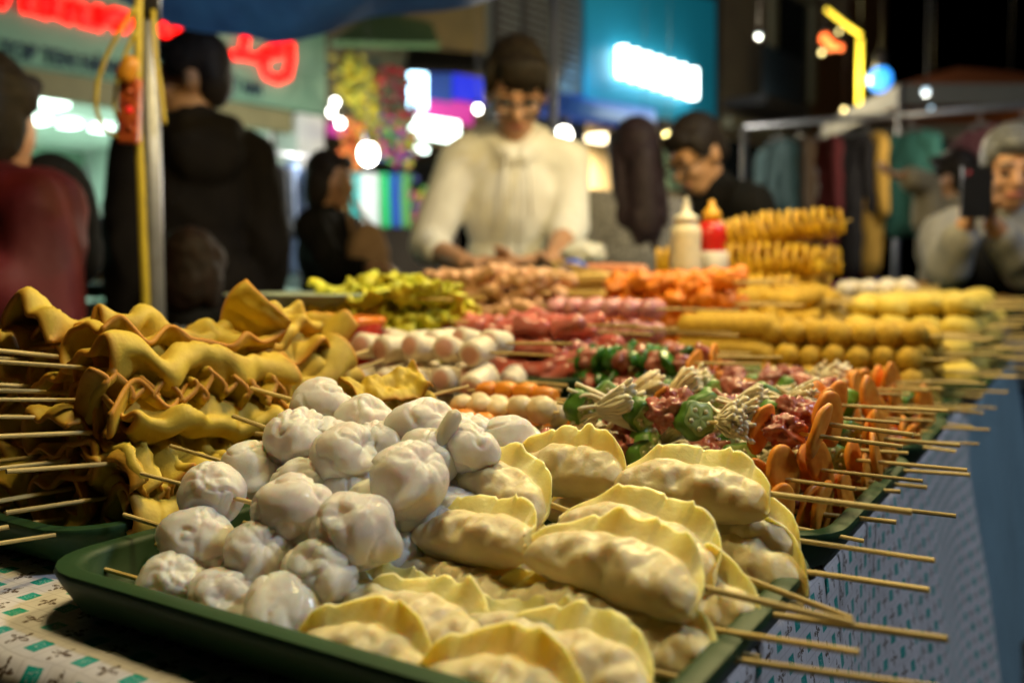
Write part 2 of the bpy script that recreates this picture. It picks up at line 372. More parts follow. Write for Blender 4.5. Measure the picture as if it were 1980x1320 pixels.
def carrot_mesh(seed):
    rg = random.Random(seed); v = []; f = []; n = 28; T = rg.uniform(.0018, .0024); a, c = rg.uniform(.0092, .011), rg.uniform(.0165, .021); s = seed * 3.1
    for x, k in [(-T, 0.02), (-T, .6), (-T, .93), (-T * .5, 1), (T * .5, 1), (T, .93), (T, .6), (T, .02)]:
        for i in range(n):
            t = 2 * math.pi * i / n; q = k * (1 + .05 * noise.noise(Vector((math.cos(t) * 2 + s, math.sin(t) * 2, s))))
            y = a * q * math.cos(t); z = c * q * math.sin(t) * (1 + .16 * math.cos(t)); v.append((x + .0016 * noise.noise(Vector((y * 60 + s, z * 60, 1))), y, z))
    for i in range(7):
        for k in range(n): k2 = (k + 1) % n; f.append((i * n + k, i * n + k2, (i + 1) * n + k2, (i + 1) * n + k))
    f += [tuple(range(n - 1, -1, -1)), tuple(7 * n + k for k in range(n))]
    return mk('carrot_slice', v, f, m_carrot)
def spiral_mesh(seed):
    turns, n = 19, 22; b = MB(); v = []; f = []; L = .30; T = .0042; rg = random.Random(seed)
    for i in range(turns * n + 1):
        t = 2 * math.pi * i / n; x = (i / (turns * n) - .5) * L; q = i / (turns * n); r = .033 * (.78 + .22 * math.sin(math.pi * q)) * (1 + .07 * math.sin(t * 3.1 + seed) + .05 * math.sin(t * .37))
        wx = .0022 * math.sin(2.3 * t + seed)
        for rr, dx in ((.003, -T / 2), (r, -T / 2 + wx), (r, T / 2 + wx), (.003, T / 2)): v.append((x + dx, rr * math.cos(t), rr * math.sin(t)))
    for i in range(turns * n):
        for k in range(4): k2 = (k + 1) % 4; f.append((i * 4 + k, i * 4 + k2, i * 4 + 4 + k2, i * 4 + 4 + k))
    return mk('potato_spiral', v, f, m_potato)
def crumple_mesh(seed, mat, L=.06, w=.022, name='leaf_piece'):
    s = seed * 4.4
    def fn(a, b):
        x = (a - .5) * L; t = (b - .5) * 5.2
        y = w * math.sin(t) * (.7 + .3 * noise.noise(Vector((a * 5 + s, 1, 1)))); z = .011 * math.cos(t * 1.4 + 2 * a) + .010 * noise.noise(Vector((a * 6 + s, b * 5, 2)))
        return (x + .008 * noise.noise(Vector((a * 3, b * 7 + s, 4))), y + .007 * noise.noise(Vector((a * 7 + s, b * 4, 6))), z)
    return sheet_mesh(name, fn, 18, 18, .0022, mat)
# unit stick along +x
def stick_mesh():
    b = MB(); b.tube([(-.5, 0, 0), (-.2, .0, 0), (.2, 0, 0), (.5, 0, 0)], [.96, 1.0, 1.03, 1.0], n=9)
    return flat_sharp(b.mesh('stick', m_stick))
STICK = stick_mesh()
def axes(d, up=Z, roll=0.0):
    d = Vector(d).normalized(); y = Vector(up).cross(d).normalized(); z = d.cross(y)
    return Matrix((d, y, z)).transposed().to_4x4() @ Matrix.Rotation(roll, 4, 'X')
def skewer(name, label, cat, loc, d, pieces, back, front, group=None, roll=0.0, r=.0016):
    """thing whose local x runs along the stick towards the handle; pieces = (name, mesh, loc, rot, scale)"""
    mt = axes(d, roll=roll); mt.translation = Vector(loc)
    e = thing(name, label, cat, group=group, mat=mt)
    obj('stick', STICK, e, loc=((front - back) / 2, 0, 0), rot=(random.uniform(0, 6), 0, 0), sc=(front + back, r * random.uniform(.85, 1.15), r * random.uniform(.85, 1.15)))
    for (n, me, l, ro, sc) in pieces:
        obj(n, me, e, loc=l, rot=ro, sc=sc if hasattr(sc, '__len__') else (sc, sc, sc))
    return e
# ------------------------------------------------------------------ ground, table, cloths, trays
m_asph = M('asphalt', (.05, .05, .052), (.035, .035, .037), ns=3, rough=.7, bump=.6, bs=60)
g = MB(); g.add([(-60, -20, 0), (60, -20, 0), (60, 120, 0), (-60, 120, 0)], [(0, 1, 2, 3)]); tag(g.build('street_ground', m_asph), kind='structure')

UE, VE, UL, VEND = -.155, .262, -1.02, 3.2          # right, front, left and far edge of the table
m_wood = M('table_wood', (.18, .11, .06), rough=.7)
tb = thing('stall_table', 'long plain wooden market table hidden under the patterned cloth', 'table', UV(0, 0, -TOP))
Rz = Matrix.Rotation(-TA, 4, 'Z')
b = MB(); b.box(UV((UE + UL) / 2, (VE + VEND) / 2, -.022) - UV(0, 0, -TOP), (UE - UL - .01, VEND - VE - .01, .03), Rz); b.build('table_top', m_wood, tb)
for u in (UL + .06, UE - .06):
    for v in (VE + .06, 1.7, VEND - .06):
        b = MB(); b.box(UV(u, v, -TOP / 2 - .02) - UV(0, 0, -TOP), (.05, .05, TOP - .045), Rz); b.build('leg', m_wood, tb)

def cloth_mat():
    m = bpy.data.materials.new('printed_cloth'); m.use_nodes = True; nt = m.node_tree; N = nt.nodes; L = nt.links; bs = N['Principled BSDF']
    tc = N.new('ShaderNodeTexCoord')
    def ma(op, a, c=None, d=None):
        n = N.new('ShaderNodeMath'); n.operation = op
        for i, x in enumerate((a, c, d)):
            if x is None: continue
            if isinstance(x, (int, float)): n.inputs[i].default_value = x
            else: L.new(x, n.inputs[i])
        return n.outputs[0]
    sx = N.new('ShaderNodeSeparateXYZ'); L.new(tc.outputs['UV'], sx.inputs[0])
    X = ma('MULTIPLY', sx.outputs[0], 1 / .0200); Y = ma('MULTIPLY', sx.outputs[1], 1 / .0200)
    fx = ma('SUBTRACT', ma('FRACT', X), .5); fy = ma('SUBTRACT', ma('FRACT', Y), .5)
    ax = ma('ABSOLUTE', fx); ay = ma('ABSOLUTE', fy)
    par = ma('MODULO', ma('ADD', ma('ADD', ma('FLOOR', X), ma('FLOOR', Y)), 200), 2)        # 0/1 checker of cells
    sq = ma('MULTIPLY', ma('LESS_THAN', ma('MAXIMUM', ax, ay), .27), par)
    nz_ = N.new('ShaderNodeTexNoise'); nz_.inputs['Scale'].default_value = 900; L.new(tc.outputs['UV'], nz_.inputs['Vector'])
    teal_hole = ma('GREATER_THAN', ma('SUBTRACT', nz_.outputs[0], ma('MULTIPLY', ma('LESS_THAN', ma('MAXIMUM', ax, ay), .16), -.06)), .66)
    teal = ma('MULTIPLY', sq, ma('SUBTRACT', 1, teal_hole))
    rr = ma('SQRT', ma('ADD', ma('MULTIPLY', fx, fx), ma('MULTIPLY', fy, fy))); an = ma('ARCTAN2', fy, fx)
    pet = ma('ADD', .24, ma('MULTIPLY', ma('COSINE', ma('MULTIPLY', an, 4)), .15))
    n2 = N.new('ShaderNodeTexNoise'); n2.inputs['Scale'].default_value = 420; L.new(tc.outputs['UV'], n2.inputs['Vector'])
    flower = ma('MULTIPLY', ma('MULTIPLY', ma('LESS_THAN', rr, pet), ma('SUBTRACT', 1, par)), ma('GREATER_THAN', n2.outputs[0], .47))
    line = ma('GREATER_THAN', ma('MAXIMUM', ax, ay), .475)
    def mix(f, a, c):
        n = N.new('ShaderNodeMix'); n.data_type = 'RGBA'; L.new(f, n.inputs[0])
        if isinstance(a, tuple): n.inputs[6].default_value = (*a, 1)
        else: L.new(a, n.inputs[6])
        n.inputs[7].default_value = (*c, 1); return n.outputs[2]
    c = mix(line, (.66, .62, .63), (.54, .50, .51)); c = mix(flower, c, (.10, .06, .035)); c = mix(teal, c, (.0, .30, .25))
    L.new(c, bs.inputs['Base Color']); bs.inputs['Roughness'].default_value = .45
    n3 = N.new('ShaderNodeTexNoise'); n3.inputs['Scale'].default_value = 25; L.new(tc.outputs['UV'], n3.inputs['Vector'])
    bp = N.new('ShaderNodeBump'); bp.inputs['Strength'].default_value = .35; bp.inputs['Distance'].default_value = .01; L.new(n3.outputs[0], bp.inputs['Height']); L.new(bp.outputs[0], bs.inputs['Normal'])
    return m
m_cloth = cloth_mat()
m_cloth2 = M('plain_cloth', (.22, .34, .40), (.18, .28, .33), ns=6, rough=.55, bump=.4, bs=30)
def cloth_pt(a, b, drop=.6, seed=0.0):
    """a,b: arc-length position on the flat cloth -> draped point in table frame"""
    r = max(0, a - UE); fr = max(0, VE - b); R0 = .012
    u, v = min(a, UE), max(b, VE); z = .002
    wr = .0022 * noise.noise(Vector((a * 14 + seed, b * 14, 0))) + .0016 * noise.noise(Vector((a * 40 + seed, b * 40, 3)))
    z += abs(wr) * .8
    if r > 0:
        t = min(r / R0, math.pi / 2); u = UE + R0 * math.sin(t) * .9; z -= R0 * (1 - math.cos(t)); ex = max(0, r - R0 * math.pi / 2)
        z -= ex * .985; u += ex * (.10 + .10 * noise.noise(Vector((b * 3.1 + seed, 0, 5)))) + .012 * math.sin(b * 22 + 3 * noise.noise(Vector((b * 3, 1, 1)))) * min(1, ex * 4)
    if fr > 0:
        t = min(fr / R0, math.pi / 2); v = VE - R0 * math.sin(t) * .9 - .007 * noise.noise(Vector((a * 18, 7, 1))); z -= R0 * (1 - math.cos(t)); ex = max(0, fr - R0 * math.pi / 2)
        z -= ex * .985; v -= ex * .10 + (.018 * math.sin(a * 34 + 3 * noise.noise(Vector((a * 5, 2, 2)))) + .010 * noise.noise(Vector((a * 20, ex * 12, 3)))) * min(1, ex * 6)
    return UV(u, v, z)
def grid(name, a0, a1, b0, b1, na, nb, fn, mat, **k):
    v = []; uv = []; f = []
    for i in range(na + 1):
        for j in range(nb + 1):
            a = a0 + (a1 - a0) * i / na; b_ = b0 + (b1 - b0) * j / nb; v.append(fn(a, b_)); uv.append((a, b_))
    for i in range(na):
        for j in range(nb): q = i * (nb + 1) + j; f.append((q, q + nb + 1, q + nb + 2, q + 1))
    return mk(name, v, f, mat, uvs=uv)
me = grid('tablecloth', UL - .05, UE + .62, VE - .5, 1.62, 130, 150, cloth_pt, m_cloth)
tag(obj('tablecloth', me), 'white tablecloth printed with teal squares hanging over the table front and side', 'tablecloth')
me = grid('side_cloth', UL - .05, UE + .72, 1.60, VEND, 60, 60, lambda a, b_: cloth_pt(a, b_, seed=9) - Z * .003, m_cloth2)
tag(obj('tablecloth', me), 'plain blue grey cloth hanging on the far end of the stall table', 'tablecloth')

def rrect(a, b_, r, n=7):
    o = []
    for cx, cy, s in ((a - r, b_ - r, 0), (-a + r, b_ - r, 1), (-a + r, -b_ + r, 2), (a - r, -b_ + r, 3)):
        for k in range(n): t = math.pi / 2 * (s + k / (n - 1)); o.append((cx + r * math.cos(t), cy + r * math.sin(t)))
    return o
def tray_mesh(a, b_, h=.030, r=.045, mat=None):
    v = []; f = []
    prof = [(.020, .0), (.012, .004), (.002, h - .008), (.0, h - .003), (.001, h - .0005), (.004, h), (.010, h), (.013, h - .001), (.0145, h - .004), (.020, .010), (.026, .0055), (.036, .005), (.05, .0045)]
    for ins, z in prof:
        for x, y in rrect(a - ins, b_ - ins, max(.006, r - ins * .8)): v.append((x, y, z))
    n = 28
    for i in range(len(prof) - 1):
        for k in range(n): k2 = (k + 1) % n; f.append((i * n + k, i * n + k2, (i + 1) * n + k2, (i + 1) * n + k))
    f.append(tuple(range(n - 1, -1, -1))); f.append(tuple((len(prof) - 1) * n + k for k in range(n)))
    return flat_sharp(mk('plastic_tray', v, f, mat or m_green), 50)
def tray(u0, u1, v0, v1, z, label, h=.030, mat=None, rot=0.0, cat='tray', name='plastic_tray'):
    o = obj(name, tray_mesh((u1 - u0) / 2, (v1 - v0) / 2, h, mat=mat), None, loc=UV((u0 + u1) / 2, (v0 + v1) / 2, z), rot=(0, 0, -TA + rot))
    return tag(o, label, cat)
tray(-.522, -.125, .290, .565, .004, 'dark green plastic tray holding the white dumplings in the foreground')
tray(-1.0, -.545, .335, .74, .004, 'dark green plastic tray under the folded fishcake pile')
tray(-.515, -.125, .585, .925, .004, 'dark green plastic tray under the carrot okra and mushroom skewers')

# ------------------------------------------------------------------ dumpling skewers
DM = [dumpling_mesh(i + 1) for i in range(9)]
rd = random.Random(4)
def dumpling_skewer(balls, back_len, label, flap=False):
    pts = [P(*q[:3]) for q in balls]; d = (pts[0] - pts[-1]).normalized()
    c = sum(pts, Vector()) / len(pts); mt = axes(d); inv = mt.to_3x3().inverted(); pc = []
    for q, p in zip(balls, pts):
        l = inv @ (p - c); s = (q[3] if len(q) > 3 else .0205) * .6 + .0092
        pc.append(('dumpling', rd.choice(DM), l, (rd.uniform(-.7, .7), rd.uniform(-.5, .5), math.pi + rd.uniform(-.7, .7)), (s * rd.uniform(.95, 1.1), s * rd.uniform(.93, 1.05), s * rd.uniform(.93, 1.05))))
    half = max((pts[0] - c).dot(d), .02)
    e = skewer('dumpling_skewer', label, 'skewer', c, d, pc, half + .016, half + .036 + back_len, 'white dumpling skewers on the front tray')
    return e, c, inv
dumpling_skewer([(335, 1135, .515, .0215), (432, 1170, .493, .0220), (548, 1195, .468, .0245)], .036, 'three white dumplings on the lowest front skewer by the tray rim')
dumpling_skewer([(382, 1040, .540, .0205), (500, 1072, .515, .0200), (615, 1112, .488, .021)], .036, 'white dumpling skewer lying second up from the front tray rim')
dumpling_skewer([(412, 955, .565, .0210), (566, 985, .530, .0225), (676, 1025, .500, .0245)], .040, 'white dumpling skewer with bare stick showing between first two pieces')
dumpling_skewer([(484, 908, .605, .0200), (592, 940, .575, .0195), (742, 985, .545, .020)], .045, 'shiny white dumpling skewer half hidden in the middle of the pile')
dumpling_skewer([(575, 848, .610, .0205), (665, 884, .575, .0215), (790, 926, .535, .0245)], .044, 'white dumpling skewer with three pieces on the upper front slope')
e, c, inv = dumpling_skewer([(620, 788, .665, .0215), (705, 820, .640, .0225), (815, 835, .600, .025), (905, 868, .575, .0165)], .050, 'topmost white dumpling skewer with a translucent wrapper flap standing up')
b = MB(); pf = [P(845, 866, .565), P(856, 846, .566), P(868, 824, .567), P(880, 802, .568), P(886, 794, .568)]
b.tube([inv @ (q - c) for q in pf], [.0045, .0055, .0058, .0052, .0022], n=10)
m_wrap = M('translucent_wrapper', (.80, .74, .58), rough=.3, sss=.6, srad=(.01, .008, .005), trans=.25)
for i, q in enumerate(b.v): pass
mw = b.mesh('wrapper_flap', m_wrap); ow = obj('wrapper_flap', mw, e)
dumpling_skewer([(760, 1085, .535, .0225), (860, 1010, .555, .021)], .02, 'white dumpling skewer squeezed between the pile and the yellow gyoza')
dumpling_skewer([(905, 850, .645, .0185), (978, 852, .640, .0205)], .02, 'small white dumpling pair at the far right end of the pile')
dumpling_skewer([(450, 1095, .545, .019), (560, 1130, .52, .019), (668, 1160, .50, .02)], .034, 'white dumpling skewer buried behind the lowest front row')
for k, (u, v, z) in enumerate([(-.40, .395, .026), (-.40, .44, .026), (-.40, .485, .026), (-.385, .425, .062), (-.385, .47, .062), (-.39, .455, .088)]):
    bl = []
    pc = [('dumpling', rd.choice(DM), (x, 0, 0), (rd.uniform(-.7, .7), rd.uniform(-.5, .5), math.pi + rd.uniform(-.7, .7)), .0195) for x in (-.042, 0, .042)]
    skewer('dumpling_skewer', 'white dumpling skewer mostly hidden inside the bottom of the pile', 'skewer', UV(u, v, z), -U, pc, .06, .09 + .012 * (k % 3), 'dumpling skewers hidden in the pile')

# ------------------------------------------------------------------ gyoza skewers
GM = [gyoza_mesh(i + 1) for i in range(7)]
rgz = random.Random(9)
def gyoza_skewer(cs, handle, label, tilt=.45, sl=None):
    tilt += .42
    pts = [P(*q[:3]) for q in cs]; d = (pts[-1] - pts[0]).normalized() if len(pts) > 1 else (sl or U)
    c = sum(pts, Vector()) / len(pts); mt = axes(d, roll=-tilt); inv = mt.to_3x3().inverted(); pc = []
    for q, p in zip(cs, pts):
        s = q[3] if len(q) > 3 else 1.0; l = inv @ (p - c) - Vector((0, 0, .016 * s))
        pc.append(('gyoza', rgz.choice(GM), l, (rgz.uniform(-.22, .22), rgz.uniform(-.08, .08), rgz.uniform(-.10, .10)), (s, s * 1.05, s)))
    half = (pts[-1] - c).dot(d) if len(pts) > 1 else 0
    return skewer('gyoza_skewer', label, 'skewer', c, d, pc, half + .035, half + .046 + handle, 'gyoza skewers on the front tray', roll=-tilt)
gyoza_skewer([(1105, 905, .600, 1.0), (1345, 936, .552, 1.05)], .078, 'pair of smooth gyoza on the topmost skewer against the vegetables', tilt=.30)
gyoza_skewer([(960, 935, .570, .98), (1250, 1045, .505, 1.08)], .070, 'gyoza skewer with wide yellow frill just behind the biggest gyoza', tilt=.42)
gyoza_skewer([(935, 1035, .515, .95), (1200, 1098, .460, 1.10)], .072, 'biggest plump gyoza pair in the centre of the front pile', tilt=.50)
gyoza_skewer([(1180, 990, .600, .95), (1415, 1025, .545, .98)], .070, 'wet gyoza skewer directly under the topmost pair', tilt=.25)
gyoza_skewer([(1190, 1050, .585, .95), (1425, 1085, .530, 1.0)], .062, 'gyoza skewer low on the right near the tray corner', tilt=.3)
gyoza_skewer([(890, 1140, .500, .95), (1145, 1180, .455, 1.0)], .085, 'gyoza skewer tucked beneath the biggest centre pair', tilt=.38)
gyoza_skewer([(812, 1200, .450, 1.0), (1095, 1280, .405, 1.02)], .080, 'blistered gyoza pair at the very front above the tray rim', tilt=.40)
gyoza_skewer([(720, 1272, .432, .95), (985, 1345, .390, 1.0)], .080, 'lowest gyoza skewer at the bottom edge of the picture', tilt=.38)
gyoza_skewer([(1000, 1215, .485, .95), (1245, 1250, .435, 1.0)], .090, 'gyoza skewer with pale frill lying low at the front right', tilt=.35)
gyoza_skewer([(1080, 1130, .535, .95), (1330, 1165, .480, 1.0)], .085, 'gyoza skewer buried below the yellow frilled row', tilt=.4)
for k, (u, v) in enumerate([(-.27, .37), (-.27, .41), (-.27, .45), (-.27, .49)]):
    pc = [('gyoza', rgz.choice(GM), (x, 0, -.016), (rgz.uniform(-.2, .2), 0, 0), .95) for x in (-.045, .045)]
    skewer('gyoza_skewer', 'gyoza skewer mostly hidden at the bottom of the front pile', 'skewer', UV(u, v, .024), U, pc, .08, .13 + .02 * (k % 2), 'gyoza skewers hidden in the pile', roll=-.9)

# ------------------------------------------------------------------ fishcake skewers
FM = [fish_mesh(i + 1, 'fold') for i in range(7)] + [fish_mesh(20 + i, 'wave') for i in range(4)]
rf = random.Random(12)
LAY = ['lowest', 'second', 'third', 'fourth', 'fifth', 'sixth', 'top']
for L_ in range(6):
    z = .022 + .0205 * L_; n_ = [8, 8, 8, 7, 6, 3][L_]
    for i in range(n_):
        u = -.572 - .006 * L_ * (1 if L_ > 2 else 0) - .047 * i
        v = .455 + rf.uniform(-.012, .012) + L_ * .004
        pit = rf.uniform(-.02, .08) + .025 * L_ + (.05 if L_ == 0 else 0)
        d = (-V * math.cos(pit) + Z * math.sin(pit) + U * rf.uniform(-.25, .14)).normalized()
        skewer('fishcake_skewer', 'folded brown fishcake skewer, %s from the dumplings in the %s layer' % (ORD[i], LAY[L_]), 'skewer', UV(u, v, z + rf.uniform(-.003, .003)), d,
               [('fishcake', rf.choice(FM), (0, 0, 0), (rf.uniform(-.6, .6) + rf.choice([0, 0, .9, math.pi]), 0, 0), (1, rf.uniform(1.0, 1.25), rf.uniform(1.05, 1.3)))], .09, .150 + rf.uniform(-.015, .025), 'fishcake skewers with sticks towards the camera')
for L_ in range(6):
    z = .024 + .0215 * L_; n_ = [4, 5, 6, 5, 4, 3][L_]
    for i in range(n_):
        u = -.60 - .008 * L_ - .052 * i
        d = (V * 1.0 + U * rf.uniform(-.1, .3) + Z * rf.uniform(.0, .22)).normalized()
        skewer('fishcake_skewer', 'folded fishcake skewer of the rear bank, %s over in the %s layer' % (ORD[i], LAY[L_]), 'skewer', UV(u, .605 + rf.uniform(-.012, .012) - .004 * L_, z), d,
               [('fishcake', rf.choice(FM), (0, 0, 0), (rf.uniform(-.6, .6), 0, 0), (1, 1.08, 1.15))], .09, .120 + rf.uniform(0, .03), 'fishcake skewers with sticks pointing back')
# the flap that stands up on top and the single piece beside the sausages
def flapfn(a, b_): return ((a - .5) * .060 * (1 - .25 * (2 * b_ - 1) ** 2 * a), .042 * (b_ - .5) * (.55 + .6 * a), .010 * math.sin(a * 4) + .007 * math.cos(b_ * 3.2) + .004 * noise.noise(Vector((a * 4, b_ * 4, 1))))
fl = sheet_mesh('fishcake', flapfn, 24, 16, .0036, m_fish, .08)
skewer('fishcake_skewer', 'single fishcake flap standing upright on top of the pile', 'skewer', P(494, 610, .80), Vector((.25, .15, 1)), [('fishcake', fl, (0, 0, 0), (0, 0, 1.3), 1.0)], .05, .012, roll=1.2)
skewer('fishcake_skewer', 'lone greenish fishcake piece lying beside the white sausages', 'skewer', P(752, 785, .74), Vector((.85, .5, .16)), [('fishcake', fish_mesh(33, 'fold'), (0, 0, 0), (.5, 0, 0), (.42, .8, .8))], .04, .075)
# ------------------------------------------------------------------ mixed vegetable skewers on the third tray
EN = [enoki_mesh(i) for i in range(5)]; OK_ = [okra_mesh(1)]; CA = [carrot_mesh(i) for i in range(5)]
ME = [blob('meat_piece', i, (.012, .0095, .0085), m_meat, .75, 1.9, sub=4) for i in range(5)]
rv = random.Random(21)
def rot3(r, k=.4): return (r.uniform(0, 6.28), r.uniform(-k, k), r.uniform(-k, k))
def veg_pieces(r, span, x_end, kinds='EOMCOMEO'):
    pc = []; x = x_end
    pc.append(('carrot_slice', r.choice(CA), (x, 0, .004), (r.uniform(-.4, .4), r.uniform(-.2, .2), r.uniform(-.75, -.05)), r.uniform(1.0, 1.3))); x -= .010
    if r.random() < .5: pc.append(('carrot_slice', r.choice(CA), (x, 0, .002), (r.uniform(-.6, .6), r.uniform(-.25, .25), r.uniform(-.75, -.05)), r.uniform(.95, 1.2))); x -= .010
    ks = list(kinds); k0 = r.randrange(len(ks))
    while x > x_end - span:
        k = ks[k0 % len(ks)]; k0 += 1
        if k == 'E': x -= .018; pc.append(('enoki_bundle', r.choice(EN), (x, r.uniform(-.002, .002), r.uniform(0, .004)), (r.uniform(0, 6.28), r.uniform(-.6, .3), r.uniform(-.6, .6)), r.uniform(1.15, 1.45))); x -= .015
        elif k == 'O': x -= .010; pc.append(('okra_slice', OK_[0], (x, 0, 0), (r.uniform(0, 6), r.uniform(-.4, .4), r.uniform(-1.3, .2)), r.uniform(1.15, 1.45))); x -= .010
        elif k == 'M': x -= .013; pc.append(('meat_piece', r.choice(ME), (x, r.uniform(-.003, .003), r.uniform(-.002, .004)), rot3(r), r.uniform(1.1, 1.5))); x -= .012
        else: x -= .006; pc.append(('carrot_slice', r.choice(CA), (x, 0, 0), (r.uniform(-1, 1), r.uniform(-.4, .4), r.uniform(-.8, .2)), r.uniform(.85, 1.1))); x -= .007
    return pc, x
def veg_rows(vs, z, ux, span, layer, grp, where, kinds='EOMCOMEOM', r=rv):
    for i, v in enumerate(vs):
        pc, x0 = veg_pieces(r, span, 0.0, kinds)
        d = (U + V * r.uniform(-.10, .10) + Z * r.uniform(-.05, .05)).normalized()
        skewer('vegetable_skewer', '%s skewer with carrot end, %s from the camera in the %s layer' % (where, ORD[i], layer), 'skewer', UV(ux + r.uniform(-.040, .016), v + r.uniform(-.004, .004), z + r.uniform(-.003, .004)), d, pc, -x0 + .01, .056 + r.uniform(-.018, .02), grp)
veg_rows([.615, .663, .711, .759, .807, .855, .893], .028, -.135, .21, 'bottom', 'mushroom okra and carrot skewers', 'mixed vegetable')
veg_rows([.635, .683, .731, .779, .827, .868], .060, -.142, .205, 'middle', 'mushroom okra and carrot skewers', 'mixed vegetable')
veg_rows([.655, .703, .751, .799, .845], .090, -.158, .185, 'top', 'mushroom okra and carrot skewers', 'mixed vegetable', 'EOMCEOMO')
# ------------------------------------------------------------------ generic heaps of skewers
m_crate = M('grey_crate', (.12, .12, .13), rough=.6)
def heap(name, label, group, rect, ztop, layers, dz, rows, recipe, handle=(.06, .09), tray_label=None, r=None, sgn=1, spread=.08, tray_mat=None, axis=None, shrink=.5):
    r = r or random.Random(hash(name) % 1000); u0, u1, v0, v1 = rect; A = axis or U; B = V if axis is None else Z.cross(A)
    zb = ztop - dz * (layers - 1); rad = dz * .6
    zt = max(.004, zb - rad - .008)
    if tray_label:
        tray(u0 - .035, u1 + .035, v0 - .045, v1 + .045, zt, tray_label, h=.024, mat=tray_mat)
        if zt > .012:
            o = MB(); x, y = (u1 - u0) / 2 + .02, (v1 - v0) / 2 + .03
            o.box((0, 0, zt / 2 - .001), (2 * x, 2 * y, zt - .006)); q = o.build('tray_riser', m_crate, loc=UV((u0 + u1) / 2, (v0 + v1) / 2, 0.003), rot=(0, 0, -TA), smooth=False)
            tag(q, 'low grey box raising the ' + tray_label.split(' tray ')[0] + ' tray ' + tray_label.split(' tray ')[1], 'box')
    ln = {1: ['only'], 2: ['lower', 'upper'], 3: ['lower', 'middle', 'upper'], 4: ['lowest', 'second', 'third', 'top']}[layers]
    for l in range(layers):
        n = max(1, rows - int(l * shrink)); z = zb + l * dz
        for i in range(n):
            f = (i + .5) / n; v = v0 + (v1 - v0) * (.5 + (f - .5) * (1 - .10 * l))
            pc, back, front = recipe(r); d = (A * sgn + B * r.uniform(-spread, spread) + Z * r.uniform(-.03, .05)).normalized()
            lb = label % ('%s from the front, %s layer' % (ORD[min(i, 15)], ln[l]))
            skewer(name, lb, 'skewer', UV((u0 + u1) / 2 + r.uniform(-.012, .012), v + r.uniform(-.004, .004), z + r.uniform(-.003, .003)), d, pc, back, front + r.uniform(*handle), group, roll=r.uniform(-.15, .15))
def rec(name, meshes, n, step, jit=.2, rot='any', sc=(.92, 1.08), loc_j=.002):
    def f(r):
        pc = []
        for k in range(n):
            x = (k - (n - 1) / 2) * step; q = {'any': rot3(r, .5), 'roll': (r.uniform(0, 6.28), 0, 0), 'small': (r.uniform(-jit, jit), r.uniform(-jit, jit), r.uniform(-jit, jit))}[rot]
            s = r.uniform(*sc); pc.append((name, r.choice(meshes), (x, r.uniform(-loc_j, loc_j), r.uniform(-loc_j, loc_j)), q, s))
        return pc, n * step / 2 + .012, n * step / 2
    return f
def mixrec(lists, step):                    # lists of (name, meshes) cycled along the stick
    def f(r):
        pc = []; n = len(lists)
        for k, (nm, ms) in enumerate(lists):
            x = (k - (n - 1) / 2) * step; pc.append((nm, r.choice(ms), (x, r.uniform(-.003, .003), r.uniform(-.003, .003)), rot3(r, .6), r.uniform(.9, 1.15)))
        return pc, n * step / 2 + .01, n * step / 2
    return f
OB = [blob('orange_ball', i, (.0125, .0125, .012), m_orange, .08, 1.3, box=.45) for i in range(3)]
CB = [blob('cream_ball', i + 5, (.0125, .0125, .012), m_cream, .07, 1.3) for i in range(3)]
PB = [blob('pink_ball', i + 9, (.015, .014, .014), m_pinkball, .10, 1.5) for i in range(3)]
RM = [capsule('meat_strip', i, .05, .011, m_redmeat, .35, bend=.006) for i in range(4)]
WS = [capsule('fish_sausage', i, .043, .0155, m_white_s, .05, edge=True, axis='y', n=18, ns=18) for i in range(3)]
PE = [blob('pepper_piece', i + 30, (.006, .015, .014), m_pepper, .45, 1.2) for i in range(4)]
PMT = [blob('meat_piece', i + 40, (.010, .013, .011), m_meat, .70, 1.9) for i in range(3)]
YV = [crumple_mesh(i, m_yveg) for i in range(5)]
BR = [capsule('rolled_tripe', i, .05, .011, m_beige, .30, bend=.004, knob=.08, kper=.016) for i in range(4)]
CS = [capsule('tofu_stick', i, .14, .013, m_corn, .08) for i in range(3)]
SG = [capsule('sausage', i, .12, .017, m_saus, .04) for i in range(2)]
OC = [blob('orange_chunk', i + 60, (.017, .015, .014), m_ochunk, .5, 1.7) for i in range(5)]
SP = [spiral_mesh(i) for i in range(3)]
BB = [blob('breaded_ball', i + 70, (.0175, .0175, .017), m_bread, .10, 2.2) for i in range(4)]
BL = [capsule('breaded_log', i, .15, .019, m_bread, .12) for i in range(3)]
CU = [blob('bun', i + 80, (.030, .034, .020), m_cushion, .14, 1.2) for i in range(4)]
WB = [blob('white_ball', i + 90, (.020, .020, .020), m_wball, .06, 1.2) for i in range(2)]
BN = [blob('brown_cutlet', i + 95, (.085, .045, .028), m_brown, .25, 2.4) for i in range(3)]
NG = [capsule('battered_strip', i, .07, .014, m_bread, .35, bend=.005) for i in range(4)]
CR2 = [('carrot_slice', CA), ('pepper_piece', PE), ('meat_piece', PMT), ('okra_slice', OK_), ('meat_piece', PMT), ('pepper_piece', PE), ('meat_piece', PMT)]
